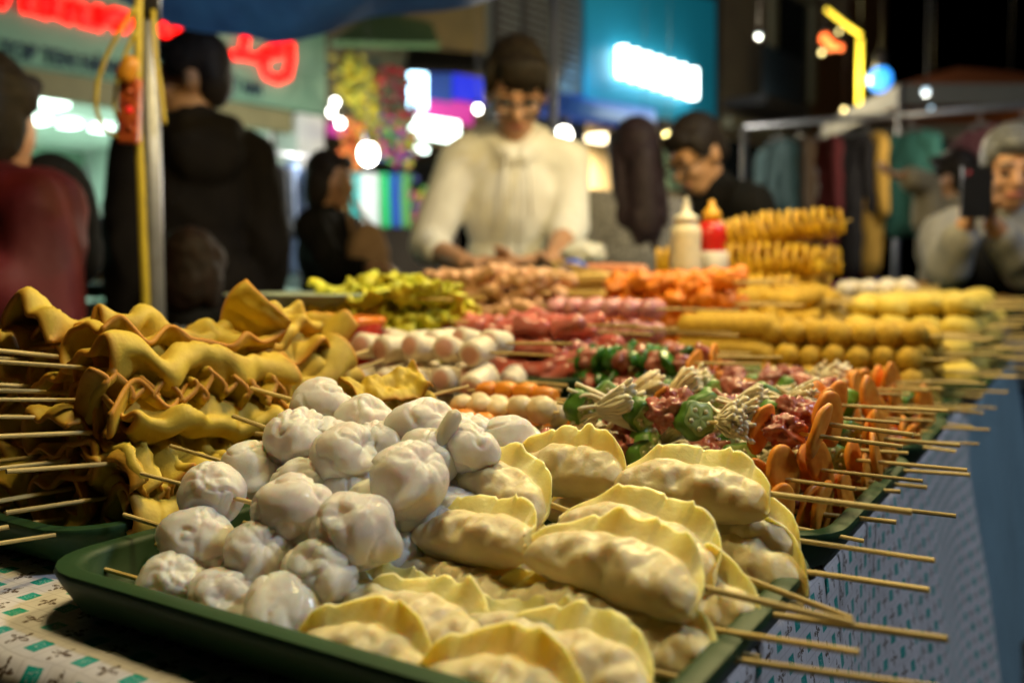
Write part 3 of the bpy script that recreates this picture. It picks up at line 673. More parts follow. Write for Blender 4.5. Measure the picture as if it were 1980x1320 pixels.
# orange and cream ball skewers left of the vegetables
heap('ball_skewer', 'orange ball skewer, %s', 'orange ball skewers', (-.52, -.42, .615, .645), .080, 3, .024, 2, rec('orange_ball', OB, 5, .0215, rot='small'), handle=(-.004, .004), sgn=-1, spread=.15, r=random.Random(3))
heap('ball_skewer', 'cream ball skewer, %s', 'cream ball skewers', (-.49, -.39, .66, .71), .084, 3, .024, 3, rec('cream_ball', CB, 5, .021, rot='small'), handle=(0, .01), r=random.Random(4))
heap('ball_skewer', 'small orange cube skewer behind the cream balls, %s', 'orange cube skewers', (-.50, -.41, .735, .765), .086, 3, .024, 2, rec('orange_ball', OB, 4, .0215, rot='small'), handle=(.03, .05), r=random.Random(5))
# white fish sausages
heap('sausage_skewer', 'white fish sausage skewer with pinkish ends, %s', 'white fish sausage skewers', (-.745, -.525, .765, .875), .124, 3, .036, 3, rec('fish_sausage', WS, 6, .037, rot='small', jit=.25), handle=(.05, .10), tray_label='dark green tray under the white fish sausages', r=random.Random(6), spread=.12)
heap('sausage_skewer', 'low white fish sausage skewer in front of the heap, %s', 'low white fish sausages', (-.66, -.53, .70, .735), .068, 2, .034, 1, rec('fish_sausage', WS, 4, .037, rot='small', jit=.4), handle=(.04, .07), r=random.Random(61), spread=.2)
# pepper and meat
heap('pepper_skewer', 'dark green pepper and meat skewer with carrot tip, %s', 'pepper and meat skewers', (-.50, -.34, .92, .985), .108, 3, .027, 3, mixrec([('pepper_piece', PE), ('meat_piece', PMT), ('pepper_piece', PE), ('pepper_piece', PE), ('meat_piece', PMT), ('pepper_piece', PE), ('pepper_piece', PE), ('meat_piece', PMT), ('pepper_piece', PE), ('meat_piece', PMT), ('carrot_slice', CA)], .0145), handle=(.06, .09), tray_label='dark green tray under the pepper and meat skewers', r=random.Random(7))
# red marinated meat and pink balls
heap('meat_skewer', 'red marinated meat skewer, %s', 'red marinated meat skewers', (-.69, -.51, .945, 1.05), .140, 3, .027, 4, rec('meat_strip', RM, 8, .024, rot='any', loc_j=.006, sc=(.9, 1.15)), handle=(.07, .12), tray_label='dark green tray under the red marinated meat', r=random.Random(8))
heap('ball_skewer', 'glossy pink ball skewer, %s', 'pink ball skewers', (-.68, -.48, 1.14, 1.23), .156, 3, .030, 3, rec('pink_ball', PB, 6, .031, rot='small'), handle=(.08, .12), tray_label='dark green tray under the glossy pink balls', r=random.Random(9))
# second vegetable tray
for L_, (z, nm) in enumerate([(.03, 'bottom'), (.056, 'middle'), (.082, 'top')]):
    veg_rows([.985, 1.03, 1.075, 1.12, 1.165][: 5 - (L_ == 2)], z, -.150 - .01 * L_, .21, nm, 'red meat okra and carrot skewers', 'red meat and okra', 'MOMCMOMEM', random.Random(31 + L_))
tray(-.44 + .03, -.125, .95, 1.215, .004, 'dark green plastic tray under the red meat and okra skewers')
# breaded
heap('breaded_skewer', 'breaded ball chain skewer, %s', 'breaded ball skewers', (-.38, -.17, 1.26, 1.50), .122, 4, .030, 6, rec('breaded_ball', BB, 7, .032, rot='any'), handle=(.045, .09), tray_label='dark green tray under the breaded ball chains', r=random.Random(10), spread=.05)
heap('breaded_skewer', 'long smooth breaded log, %s', 'breaded logs', (-.52, -.36, 1.28, 1.40), .130, 3, .034, 3, rec('breaded_log', BL, 1, .15, rot='roll'), handle=(.02, .04), r=random.Random(11), tray_label='dark green tray under the long breaded logs')
heap('breaded_skewer', 'pale yellow bun skewer, %s', 'pale yellow bun skewers', (-.35, -.15, 1.58, 2.35), .150, 4, .036, 10, rec('bun', CU, 4, .052, rot='small', sc=(1.0, 1.2)), handle=(.04, .09), tray_label='dark green tray under the pale yellow buns', r=random.Random(12), spread=.06)
heap('breaded_skewer', 'battered strip skewer, %s', 'battered strip skewers', (-.58, -.42, 1.60, 1.85), .160, 3, .032, 6, rec('battered_strip', NG, 6, .034, rot='any', loc_j=.008, sc=(1.1, 1.35)), handle=(.05, .08), tray_label='dark green tray under the battered strips', r=random.Random(13))
# orange chunks
heap('chunk_skewer', 'bright orange chunk skewer, %s', 'orange chunk skewers', (-.68, -.48, 1.36, 1.52), .190, 4, .030, 5, rec('orange_chunk', OC, 9, .024, rot='any', loc_j=.009, sc=(.95, 1.35)), handle=(.05, .12), tray_label='dark green tray under the bright orange chunks', r=random.Random(14))
# pickled greens at the back left
heap('greens_skewer', 'yellow pickled greens skewer, %s', 'pickled greens skewers', (-.925, -.695, .89, 1.07), .178, 4, .032, 5, rec('leaf_piece', YV, 6, .034, rot='any', loc_j=.007, sc=(.9, 1.25)), handle=(.02, .06), tray_label='dark green tray under the yellow pickled greens', r=random.Random(15), spread=.2)
# beige rolls, tofu sticks, sausages
heap('tripe_skewer', 'pinkish beige rolled skewer, %s', 'beige rolled skewers', (-.95, -.74, 1.20, 1.42), .205, 4, .028, 5, rec('rolled_tripe', BR, 8, .026, rot='any', loc_j=.007), handle=(.02, .06), tray_label='dark green tray under the beige rolled skewers', r=random.Random(16), spread=.25)
heap('tofu_skewer', 'straight yellow tofu stick, %s', 'yellow tofu sticks', (-.86, -.72, 1.46, 1.56), .200, 4, .027, 4, rec('tofu_stick', CS, 1, .14, rot='roll'), handle=(.01, .02), tray_label='dark green tray under the yellow tofu sticks', r=random.Random(17), spread=.05)
heap('sausage_skewer', 'smooth pink sausage, %s', 'pink sausages', (-.86, -.72, 1.60, 1.70), .215, 4, .034, 3, rec('sausage', SG, 1, .12, rot='roll'), handle=(.06, .09), tray_label='dark green tray under the pink sausages', r=random.Random(18), sgn=-1)
# potato spirals stacked high
pc0 = P(1490, 540, 1.72); k = 0
for L_, (z, ns_) in enumerate([(.118, 4), (.178, 4), (.238, 3), (.298, 2)]):
    for i in range(ns_):
        u = -.50; v = 1.58 + (i - (ns_ - 1) / 2) * .064 + .30
        d = (U * 1.0 + V * .10 * random.uniform(-1, 1) + Z * (.0 if L_ < 3 else .12)).normalized()
        skewer('potato_skewer', 'fried spiral potato skewer, %s from the camera in the %s tier of the stack' % (ORD[i], LAY[L_]), 'skewer', UV(-.622 + .016 * L_ + random.uniform(-.01, .01), 1.88 + (i - (ns_ - 1) / 2) * .062, z), d, [('potato_spiral', SP[(i + L_) % 3], (0, 0, 0), (random.uniform(0, 6), 0, 0), random.uniform(1.05, 1.18))], .18, .16 + random.uniform(0, .03), 'fried potato spirals')
tray(-.79, -.43, 1.74, 2.02, .085, 'dark green tray carrying the stack of spiral potatoes')
b = MB(); b.box((0, 0, .041), (.30, .22, .080)); tag(b.build('tray_riser', m_crate, loc=UV(-.61, 1.88, .003), rot=(0, 0, -TA), smooth=False), 'grey box under the tray of spiral potatoes', 'box')
# white balls and brown cutlets at the far end
heap('ball_skewer', 'plain white ball skewer, %s', 'white ball skewers', (-.46, -.34, 2.12, 2.36), .180, 3, .038, 4, rec('white_ball', WB, 4, .041, rot='small'), handle=(.03, .06), tray_label='dark green tray under the plain white balls', r=random.Random(19))
for i, (px, py, Y) in enumerate([(1775, 562, 2.55), (1850, 578, 2.45), (1925, 590, 2.40)]):
    p = P(px, py, Y)
    tag(obj('brown_cutlet', BN[i], None, loc=p, rot=(0, 0, random.uniform(-.5, .2))), ['biggest brown fried cutlet left of the other two', 'middle brown fried cutlet in front of the old man', 'rightmost brown fried cutlet at the picture edge'][i], 'cutlet', 'brown fried cutlets')
q = UV(-.30, 2.62, 0); tray(-.46, -.12, 2.42, 2.80, .10, 'dark green tray under the brown fried cutlets')
b = MB(); b.box((0, 0, .048), (.28, .32, .092)); tag(b.build('tray_riser', m_crate, loc=UV(-.29, 2.61, .003), rot=(0, 0, -TA), smooth=False), 'grey box under the tray of brown cutlets', 'box')
# loose bamboo sticks near the vendor
for i in range(12):
    p = P(1180 + random.uniform(-25, 25), 528 + i * 1.6, 1.66 + i * .004); d = Vector((.86, -.1, -.20 + random.uniform(-.03, .03))).normalized(); mt = axes(d); mt.translation = p
    o = obj('bamboo_stick', STICK, None, sc=(.18, .0018, .0018)); o.matrix_world = mt @ Matrix.Diagonal((.18, .0018, .0018, 1)); tag(o, 'loose bamboo stick fanned out on top of the yellow tofu sticks', 'stick', 'loose bamboo sticks')
# ------------------------------------------------------------------ squeeze bottles, red container, dish, bag, blue cup
m_bot = M('milky_plastic', (.78, .70, .52), rough=.35, sss=.3, srad=(.02, .015, .01)); m_mayo = M('mayonnaise', (.80, .70, .36), rough=.4)
bp = P(1325, 560, 1.72); e = thing('squeeze_bottle', 'white squeeze bottle with pointed nozzle beside the potato stack', 'bottle', bp)
b = MB(); b.lathe([(.024, 0), (.029, .004), (.0295, .05), (.028, .085), (.029, .105), (.0285, .115), (.022, .122), (.0215, .128)]); b.build('bottle_body', m_bot, e)
b = MB(); b.lathe([(.0235, .126), (.0235, .136), (.014, .141), (.0075, .146), (.006, .160), (.0035, .172), (.003, .174)]); b.build('nozzle', M('bottle_cap', (.74, .68, .56), rough=.3), e)
bp = P(1374, 560, 1.80); e = thing('squeeze_bottle', 'red sauce bottle with yellow cap behind the potato stack', 'bottle', bp)
m_sauce = M('red_sauce_bottle', (.55, .02, .015), rough=.25); m_ycap = M('yellow_cap', (.80, .40, .03), rough=.3)
b = MB(); b.lathe([(.026, 0), (.032, .005), (.033, .05), (.027, .085), (.031, .105), (.027, .125), (.016, .136)]); b.build('bottle_body', m_sauce, e)
b = MB(); b.lathe([(.0335, .03), (.0340, .031), (.0335, .072), (.031, .075)], n=20); b.build('bottle_label', M('paper_label', (.7, .66, .6), rough=.5), e)
b = MB(); b.lathe([(.0175, .134), (.0185, .150), (.012, .158), (.006, .165), (.005, .175), (.001, .177)]); b.build('cap', m_ycap, e)
b = MB(); b.box((0, 0, 0), (.14, .14, .06)); p = P(1348, 578, 1.78); tag(b.build('bottle_stand', m_crate, loc=p + Vector((0, 0, -.005)), rot=(0, 0, -TA), smooth=False), 'grey box on which the two sauce bottles stand', 'box')
b = MB(); hh = p.z - TOP - .04; b.box((0, 0, -hh / 2 - .035), (.12, .12, hh - .006)); tag(b.build('bottle_stand', m_crate, loc=p + Vector((0, 0, -.005)), rot=(0, 0, -TA), smooth=False), 'narrow grey base box under the sauce bottle box', 'box')
o = tray(-.86, -.69, .76, .85, .088, 'glossy red plastic container with orange rim behind the fishcakes', h=.062, mat=m_red_plastic, name='plastic_container', cat='container')
b = MB(); hx, hy = .079, .039
for ins, z in ((0, 0),): b.tube([Vector((x, y, .063)) for x, y in rrect(hx, hy, .03)] + [Vector((*rrect(hx, hy, .03)[0], .063))], .0055, n=8)
ob = b.build('rim', M('orange_rim', (.80, .22, .03), rough=.22), o)
b = MB(); b.box((0, 0, .042), (.12, .05, .083)); tag(b.build('tray_riser', m_crate, loc=UV(-.775, .805, .003), rot=(0, 0, -TA), smooth=False), 'grey box under the glossy red container', 'box')
m_dish = M('pale_green_enamel', (.42, .50, .38), rough=.35)
b = MB(); b.lathe([(.05, 0), (.09, .006), (.125, .030), (.130, .032), (.128, .035), (.085, .012), (.0, .010)], n=36)
tag(b.build('serving_dish', m_dish, loc=P(612, 612, 1.32)), 'pale green round dish behind the upright fishcake flap', 'dish')
b = MB(); q = P(612, 612, 1.32); b.lathe([(.06, TOP - q.z + .003), (.06, -.003)], n=20); tag(b.build('dish_stand', m_crate, loc=q), 'short grey round stand under the pale green dish', 'stand')
b = MB(); q = P(1108, 545, 1.75); b.lathe([(.020, 0), (.027, .003), (.030, .02), (.026, .035), (.012, .044), (.003, .046)], n=24); tag(b.build('plastic_bowl', M('blue_plastic', (.01, .05, .42), rough=.3), loc=q), 'small upturned blue plastic bowl by the vendor hand', 'bowl')
b = MB(); b.box((0, 0, -(q.z - TOP) / 2), (.10, .08, q.z - TOP - .006)); tag(b.build('bowl_stand', m_crate, loc=q, rot=(0, 0, -TA), smooth=False), 'grey box beneath the upturned blue bowl', 'box')
m_bag = M('clear_plastic_bag', (.75, .78, .85), rough=.12, trans=.55, alpha=.16, bump=.6, bs=25, ior=1.2)
v, f = ICO4; o_ = [(n.x * .06 * (1 + .25 * nz(n, 3, 5)), n.y * .05 * (1 + .25 * nz(n, 3, 8)), (n.z * .03 + .02) * (1 + .22 * nz(n, 4, 2))) for n in v]
tag(obj('plastic_bag', mk('plastic_bag', o_, f, m_bag), None, loc=P(330, 712, 1.06)), 'crumpled clear plastic bag behind the fishcake pile', 'bag')
q = P(330, 712, 1.06); b = MB(); b.box((0, 0, -(q.z - TOP) / 2), (.14, .10, q.z - TOP - .006)); tag(b.build('bag_box', m_crate, loc=q - Z * .002, rot=(0, 0, -TA), smooth=False), 'grey box under the crumpled plastic bag', 'box')
# ------------------------------------------------------------------ people
def remesh(mb, name, mat, vox, disp=0.0, dfreq=9.0, seed=0.0, smooth=2):
    me = mk(name, mb.v, mb.f); o = bpy.data.objects.new('tmp', me); COL.objects.link(o)
    md = o.modifiers.new('r', 'REMESH'); md.mode = 'VOXEL'; md.voxel_size = vox; md.use_smooth_shade = True
    sm = o.modifiers.new('s', 'SMOOTH'); sm.factor = .6; sm.iterations = smooth
    dg = bpy.context.evaluated_depsgraph_get(); n = bpy.data.meshes.new_from_object(o.evaluated_get(dg))
    bpy.data.objects.remove(o); bpy.data.meshes.remove(me); n.name = name; n.materials.clear(); n.materials.append(mat)
    if disp:
        co = np.empty(len(n.vertices) * 3, dtype=np.float32); n.vertices.foreach_get('co', co); co = co.reshape(-1, 3)
        no = np.empty(len(n.vertices) * 3, dtype=np.float32); n.vertices.foreach_get('normal', no); no = no.reshape(-1, 3)
        d = np.array([disp * (1 - 2.2 * abs(noise.noise(Vector((p[0] * dfreq + seed, p[1] * dfreq, p[2] * dfreq * .7))))) for p in co])
        n.vertices.foreach_set('co', (co + no * d[:, None]).ravel().astype(np.float32)); n.update()
    n.polygons.foreach_set('use_smooth', [True] * len(n.polygons)); return n
m_skin = M('skin', (.50, .27, .15), (.44, .22, .12), ns=20, rough=.5, sss=.15, srad=(.012, .005, .003), rnd=.05)
m_skin2 = M('skin_warm', (.52, .27, .13), rough=.5)
m_hair = M('black_hair', (.012, .009, .008), (.022, .015, .011), ns=60, rough=.6, bump=.6, bs=90, spec=.2)
m_hairb = M('brown_hair', (.016, .007, .004), (.008, .004, .002), ns=50, rough=.65, bump=.6, bs=90, spec=.2)
m_hairg = M('grey_hair', (.11, .11, .115), (.06, .06, .065), ns=50, rough=.5, bump=.6, bs=90)
m_eye = M('dark_eye', (.02, .015, .012), rough=.2); m_lip = M('lips', (.42, .13, .10), rough=.4)
m_frame = M('black_frame', (.012, .012, .014), rough=.3)
m_lens = M('spectacle_lens', (.8, .85, .9), rough=.05, alpha=.07)
def person(label, loc, yaw, height=1.70, lean=0.0, hp=0.0, hy=0.0, arms=None, top=None, top_name='jacket', trousers=None, hair=None, style='short', glasses=False, sleeve=.96,
           hood=False, vox=.010, build=1.0, face=True, fingers=True, skin=None, vest=None, top_extra=.011, fold=.009, ffreq=11):
    s = height / 1.70; mt = Matrix.Translation(Vector(loc)) @ Matrix.Rotation(yaw, 4, 'Z')
    e = thing('person', label, 'person', mat=mt); inv = mt.inverted(); skin = skin or m_skin
    hip = Vector((0, 0, .92)); LM = Matrix.Translation(hip) @ Matrix.Rotation(lean, 4, 'X') @ Matrix.Translation(-hip)
    nb = Vector((0, .0, 1.47)); HM = LM @ Matrix.Translation(nb) @ Matrix.Rotation(hy, 4, 'Z') @ Matrix.Rotation(hp, 4, 'X') @ Matrix.Translation(-nb)
    T3 = LM.to_3x3(); H3 = HM.to_3x3()
    def T(p): return LM @ Vector(p)
    def Hd(p): return HM @ Vector(p)
    body, cl, pt, hr = MB(), MB(), MB(), MB(); g = top_extra; w = build
    for c, r in (((0, 0, .95), (.155 * w, .11 * w, .12)), ((0, 0, 1.09), (.14 * w, .10 * w, .15)), ((0, 0, 1.26), (.16 * w, .112 * w, .18))):
        body.ell(T(c), r, T3); cl.ell(T(c), (r[0] + g + .012, r[1] + g + .012, r[2] + g), T3)
    cl.cap(T((-.06, 0, .98)), T((.06, 0, .98)), .135 * w + g, .135 * w + g)
    body.cap(T((-.145 * w, 0, 1.385)), T((.145 * w, 0, 1.385)), .06, .06); cl.cap(T((-.15 * w, 0, 1.385)), T((.15 * w, 0, 1.385)), .066 + g, .066 + g)
    body.cap(T((0, .005, 1.40)), Hd((0, .005, 1.52)), .058, .054)
    cl.cap(T((0, .012, 1.42)), T((0, .014, 1.445)), .072 + g * .5, .064 + g * .5)
    if hood:
        for k in range(7):
            t = math.pi * (k / 6) + 0.0; cl.ell(T((.085 * math.cos(t), .045 + .055 * math.sin(t), 1.43 + .02 * math.sin(t))), (.045, .045, .04))
        cl.ell(T((0, .11, 1.37)), (.11, .06, .09), T3); cl.ell(T((0, .075, 1.45)), (.095, .05, .05), T3); cl.cap(T((-.075, -.03, 1.44)), T((-.02, -.085, 1.40)), .028, .024); cl.cap(T((.075, -.03, 1.44)), T((.02, -.085, 1.40)), .028, .024)
    # head
    body.ell(Hd((0, .012, 1.605)), (.077, .096, .102), H3); body.ell(Hd((0, -.022, 1.555)), (.064, .076, .088), H3); body.ell(Hd((0, -.046, 1.497)), (.043, .046, .036), H3)
    if face:
        body.cap(Hd((0, -.092, 1.592)), Hd((0, -.112, 1.556)), .011, .0165); body.cap(Hd((-.045, -.082, 1.607)), Hd((.045, -.082, 1.607)), .014, .014)
        body.cap(Hd((-.018, -.090, 1.520)), Hd((.018, -.090, 1.520)), .010, .010)
        for q in (-1, 1): body.ell(Hd((q * .040, -.074, 1.555)), (.024, .02, .022), H3)
    for q in (-1, 1): body.ell(Hd((q * .080, .012, 1.572)), (.011, .024, .034), H3)
    # arms: world targets (elbow, wrist, palm dir)
    for q in (-1, 1):
        sh = T((q * .185 * w, 0, 1.375)); a = (arms or {}).get(q)
        if a: el, wr = (inv @ Vector(a[0])) / s, (inv @ Vector(a[1])) / s; hd = (inv.to_3x3() @ Vector(a[2])).normalized()
        else: el, wr = T((q * .235 * w, .03, 1.10)), T((q * .225 * w, -.05, .86)); hd = Vector((0, -.1, -1)).normalized()
        body.cap(sh, el, .052, .040); body.cap(el, wr, .042, .028)
        cl.cap(sh, el, .060 + g, .050 + g); e2 = el.lerp(wr, sleeve); cl.cap(el, e2, .050 + g, .042 + g * .8)
        sd = hd.cross(Vector((0, 0, 1))); sd = sd.normalized() if sd.length > .1 else Vector((1, 0, 0)); nrm = sd.cross(hd)
        pm = wr + hd * .05; A3 = Matrix((sd, nrm, hd)).transposed()
        body.ell(pm, (.040, .018, .052), A3)
        if fingers:
            for k, (ox, ln) in enumerate(((-.030, .060), (-.010, .074), (.010, .078), (.030, .068))):
                b0 = pm + sd * ox + hd * .040; b1 = b0 + hd * ln * .5 + nrm * .010 * q; b2 = b1 + (hd * .6 + nrm * .8 * q).normalized() * ln * .5
                body.cap(b0, b1, .0095, .009); body.cap(b1, b2, .009, .0078)
            t0 = wr + hd * .03 + sd * .032 * (-q); body.cap(t0, t0 + (hd * .6 - sd * .7 * q + nrm * .3 * q).normalized() * .055, .012, .009)
    for q in (-1, 1):
        body.cap((q * .09, 0, .90), (q * .10, -.01, .49), .085, .055); body.cap((q * .10, -.01, .49), (q * .10, .01, .08), .055, .038)
        pt.cap((q * .085 * w, 0, .92), (q * .10, -.01, .49), .105 * w, .075); pt.cap((q * .10, -.01, .49), (q * .10, .01, .09), .075, .062)
        body.cap((q * .10, .02, .045), (q * .11, -.14, .035), .042, .034)
    pt.ell((0, 0, .95), (.165 * w, .125 * w, .12))
    # hair
    hr.ell(Hd((0, .026, 1.638)), (.086, .098, .094), H3); hr.ell(Hd((0, .058, 1.59)), (.080, .062, .088), H3)
    if style in ('short', 'bob', 'long', 'fringe'):
        hr.ell(Hd((.010, -.062, 1.672)), (.068, .034, .032), H3)
        for q in (-1, 1): hr.ell(Hd((q * .076, -.012, 1.628)), (.016, .045, .05), H3)
    if style == 'fringe': hr.ell(Hd((.012, -.080, 1.648)), (.062, .022, .036), H3)
    if style == 'bob':
        for q in (-1, 1): hr.ell(Hd((q * .072, .028, 1.555)), (.026, .065, .09), H3)
        hr.ell(Hd((0, .075, 1.54)), (.078, .045, .09), H3)
    if style == 'long':
        hr.cap(Hd((0, .075, 1.58)), T((0, .105, 1.33)), .062, .066)
        for q in (-1, 1): hr.cap(Hd((q * .070, .025, 1.60)), T((q * .068, .085, 1.34)), .034, .036)
        hr.cap(T((-.03, .12, 1.36)), T((-.02, .12, 1.25)), .042, .022); hr.cap(T((.035, .12, 1.36)), T((.03, .12, 1.27)), .040, .022)
    if style == 'tail': hr.cap(Hd((0, .11, 1.62)), Hd((0, .15, 1.48)), .035, .02)
    for mb in (body, cl, pt, hr): mb.v = [q * s for q in mb.v]
    sd_ = abs(hash(round(loc[0] * 97))) % 50
    obj('body', remesh(body, 'body', skin, vox * s), e)
    obj(top_name, remesh(cl, top_name, top, .013 * s, fold, ffreq, sd_), e)
    if vest:
        vb = MB()
        for c, r in (((0, 0, .98), (.150, .125, .13)), ((0, 0, 1.09), (.158 * w, .13 * w, .17)), ((0, 0, 1.26), (.178 * w, .14 * w, .17))): vb.ell(T(c), (r[0] + g, r[1] + g, r[2]), T3)
        vb.v = [q * s for q in vb.v]; obj('vest', remesh(vb, 'vest', vest, .014, .006, 9, 3), e)
    obj('trousers', remesh(pt, 'trousers', trousers, .018 * s, .006, 8, 3), e)
    obj('hair', remesh(hr, 'hair', hair, .009 * s, .002, 45, 2), e)
    if face:
        for q in (-1, 1):
            b = MB(); b.ell(Hd((q * .032, -.0865, 1.582)) * s, (.014, .007, .006), H3); b.build('eye', m_eye, e)
            b = MB(); b.cap(Hd((q * .050, -.088, 1.614)) * s, Hd((q * .018, -.097, 1.618)) * s, .004, .005); b.build('eyebrow', hair if hair is not m_hairg else m_hairg, e)
        b = MB(); b.cap(Hd((-.020, -.0975, 1.520)) * s, Hd((.020, -.0975, 1.520)) * s, .0055, .0055); b.build('mouth', m_lip, e)
    if glasses:
        b = MB()
        for q in (-1, 1):
            ring = [Hd((q * .034 + .029 * math.cos(t), -.108, 1.58 + .022 * math.sin(t))) * s for t in [2 * math.pi * k / 20 for k in range(21)]]
            b.tube(ring, .0040, n=6); b.tube([Hd((q * .063, -.106, 1.586)) * s, Hd((q * .083, -.04, 1.588)) * s, Hd((q * .086, .02, 1.580)) * s], .0026, n=6)
        b.tube([Hd((-.006, -.110, 1.586)) * s, Hd((.006, -.110, 1.586)) * s], .0026, n=6); gl = b.build('glasses', m_frame, e)
        for q in (-1, 1):
            b = MB(); c0 = [Hd((q * .034 + .028 * math.cos(t), -.108, 1.58 + .021 * math.sin(t))) * s for t in [2 * math.pi * k / 20 for k in range(20)]]
            b.add(c0, [tuple(range(20))]); b.build('lens', m_lens, gl)
    return e, mt, s, T
m_hoodie = M('cream_knit', (.82, .79, .72), (.72, .68, .61), ns=16, rough=.85, bump=.5, bs=160, sheen=.3)
m_black = M('black_fabric', (.008, .007, .007), (.005, .005, .005), ns=14, rough=.85, bump=.3, bs=120, spec=.15)
m_black2 = M('charcoal_fabric', (.012, .009, .007), (.008, .006, .005), ns=14, rough=.85, bump=.3, bs=120, spec=.15)
m_redj = M('dark_red_nylon', (.11, .004, .008), (.07, .003, .005), ns=10, rough=.7, bump=.3, bs=60)
m_tweed = M('grey_tweed', (.34, .32, .31), (.04, .038, .04), ns=140, rough=.9, bump=.4, bs=200)
m_denim = M('dark_denim', (.02, .03, .07), (.015, .02, .05), ns=40, rough=.85)
m_grey = M('grey_knit', (.22, .21, .20), (.17, .165, .165), ns=40, rough=.85, bump=.4, bs=150)
m_tan = M('tan_wool', (.36, .22, .12), (.30, .18, .10), ns=20, rough=.85, bump=.3, bs=90)
m_khaki = M('khaki_cotton', (.25, .20, .12), rough=.85)
# the vendor
ey = 2.74
ev, mtv, sv, Tv = person('young vendor in a cream zip hoodie and glasses looking down at the food', (0.0, ey, 0.02), 0.06, 1.70, lean=.20, hp=.38, hy=.0,
       arms={-1: (P(828, 478, 2.62), P(900, 510, 2.36), (.85, -.30, .05)), 1: (P(1100, 440, 2.62), P(1070, 502, 2.36), (-.85, -.25, -.05))},
       top=m_hoodie, top_name='hoodie', trousers=m_denim, hair=M('dark_brown_hair', (.020, .013, .007), (.010, .007, .004), ns=60, rough=.6, bump=.6, bs=80, spec=.2), style='fringe', glasses=True, sleeve=.32, hood=True, vox=.0068, top_extra=.006, build=.85, fold=.006, ffreq=6)
for q_ in (-1, 1):
    b = MB(); b.tube([Tv((q_ * .03, -.118, 1.395)) * sv, Tv((q_ * .036, -.150, 1.34)) * sv, Tv((q_ * .040, -.158, 1.24)) * sv], .0035, n=6); b.build('drawstring', M('drawstring_cord', (.80, .76, .68), rough=.7), ev)
b = MB(); b.tube([Tv((.004, -.150, 1.36)) * sv, Tv((.004, -.162, 1.24)) * sv, Tv((.004, -.158, 1.08)) * sv], .003, n=6); b.build('zip', M('zip_tape', (.55, .50, .42), rough=.5), ev)
q = P(1130, 490, 2.3); v, f = ICO4
tag(obj('plastic_glove', mk('plastic_glove', [(n.x * .055 * (1 + .3 * nz(n, 2.2, 3)), n.y * .035 * (1 + .3 * nz(n, 3, 6)), n.z * .030 * (1 + .4 * nz(n, 2.6, 9))) for n in v], f, M('white_film', (.72, .70, .64), rough=.3, sss=.3, bump=.5, bs=40)), None, loc=q), 'crumpled white plastic glove lying by the vendor', 'glove')
# bystanders
person('man seen from behind in a black hooded jacket beside the pole', P(384, 540, 2.75) * 1 - Z * CAMZ, math.pi + .55, 1.76, lean=0, hp=.08, hy=1.15, top=m_black2, top_name='hooded_jacket', trousers=m_black, hair=m_hair, style='short', hood=True, face=True, build=.84, top_extra=.016, skin=m_skin2)
person('person with dark hair in a dark red jacket at the left edge', P(-40, 540, 1.72) - Z * CAMZ, math.pi - .5, 1.46, lean=.05, hp=.1, top=m_redj, top_name='jacket', trousers=m_black, hair=m_hair, style='bob', face=False, build=1.08, top_extra=.02, arms={1: (P(0, 560, 1.58), P(70, 690, 1.62), (.4, .3, -.8))})
bk = thing('backpack', 'rounded black backpack on the back of the dark red jacket', 'backpack', P(108, 560, 1.88))
b = MB(); b.ell((0, 0, .15), (.088, .085, .13)); b.ell((0, .02, .08), (.086, .09, .09)); obj('pack', remesh(b, 'pack', m_black, .012, .004, 10, 1), bk)
b = MB(); b.tube([(-.05, .07, .26), (-.06, .12, .24), (-.06, .13, .14), (-.05, .08, .04)], .012, n=8); b.build('strap', m_black, bk)
b = MB(); b.tube([(-.07, -.075, .18), (0, -.094, .20), (.07, -.075, .18)], .004, n=6); b.build('zip', m_frame, bk)
person('child with brown hair seen from behind above the fishcakes', P(372, 540, 1.92) - Z * CAMZ, math.pi - .1, 1.14, hp=.1, top=m_black, top_name='jacket', trousers=m_black, hair=m_hairb, style='bob', face=False, build=.95)
person('woman with dark bob in black looking right beside the hanging goods', P(640, 540, 3.8) - Z * CAMZ, math.pi / 2 - .3, 1.56, hp=.05, top=m_black, top_name='coat', trousers=m_denim, hair=m_hair, style='bob', arms={-1: (P(640, 520, 3.6), P(700, 520, 3.5), (.9, -.2, .1))})
tb_ = thing('shoulder_bag', 'tan bag hanging in front of the woman in black', 'bag', P(712, 545, 3.65))
b = MB(); b.ell((0, 0, .10), (.085, .06, .14)); b.ell((.01, 0, .02), (.10, .065, .10)); obj('bag_body', remesh(b, 'bag_body', m_tan, .012, .006, 14, 4), tb_)
b = MB(); b.tube([(-.06, 0, .18), (-.08, -.01, .32), (-.10, 0, .45), (-.06, .03, .32), (.04, .03, .18)], .010, n=8); b.build('strap', m_tan, tb_)
person('woman with long black hair and grey tweed top facing away', P(1224, 540, 3.05) - Z * CAMZ, math.pi + .25, 1.56, hp=.05, top=m_tweed, top_extra=.016, top_name='tweed_top', trousers=m_black, hair=M('dark_plum_hair', (.016, .009, .012), (.03, .018, .022), ns=50, rough=.6, bump=.5, bs=80, spec=.2), style='long', face=False, build=.98)
person('man with glasses in a black jacket bending to the left', P(1428, 540, 3.1) - Z * CAMZ, -math.pi / 2 + .45, 1.60, lean=.24, hp=.35, top=m_black, top_name='jacket', trousers=m_black, hair=m_hair, style='short', glasses=True, skin=m_skin2, build=1.05)
op = P(1925, 540, 2.62) - Z * CAMZ
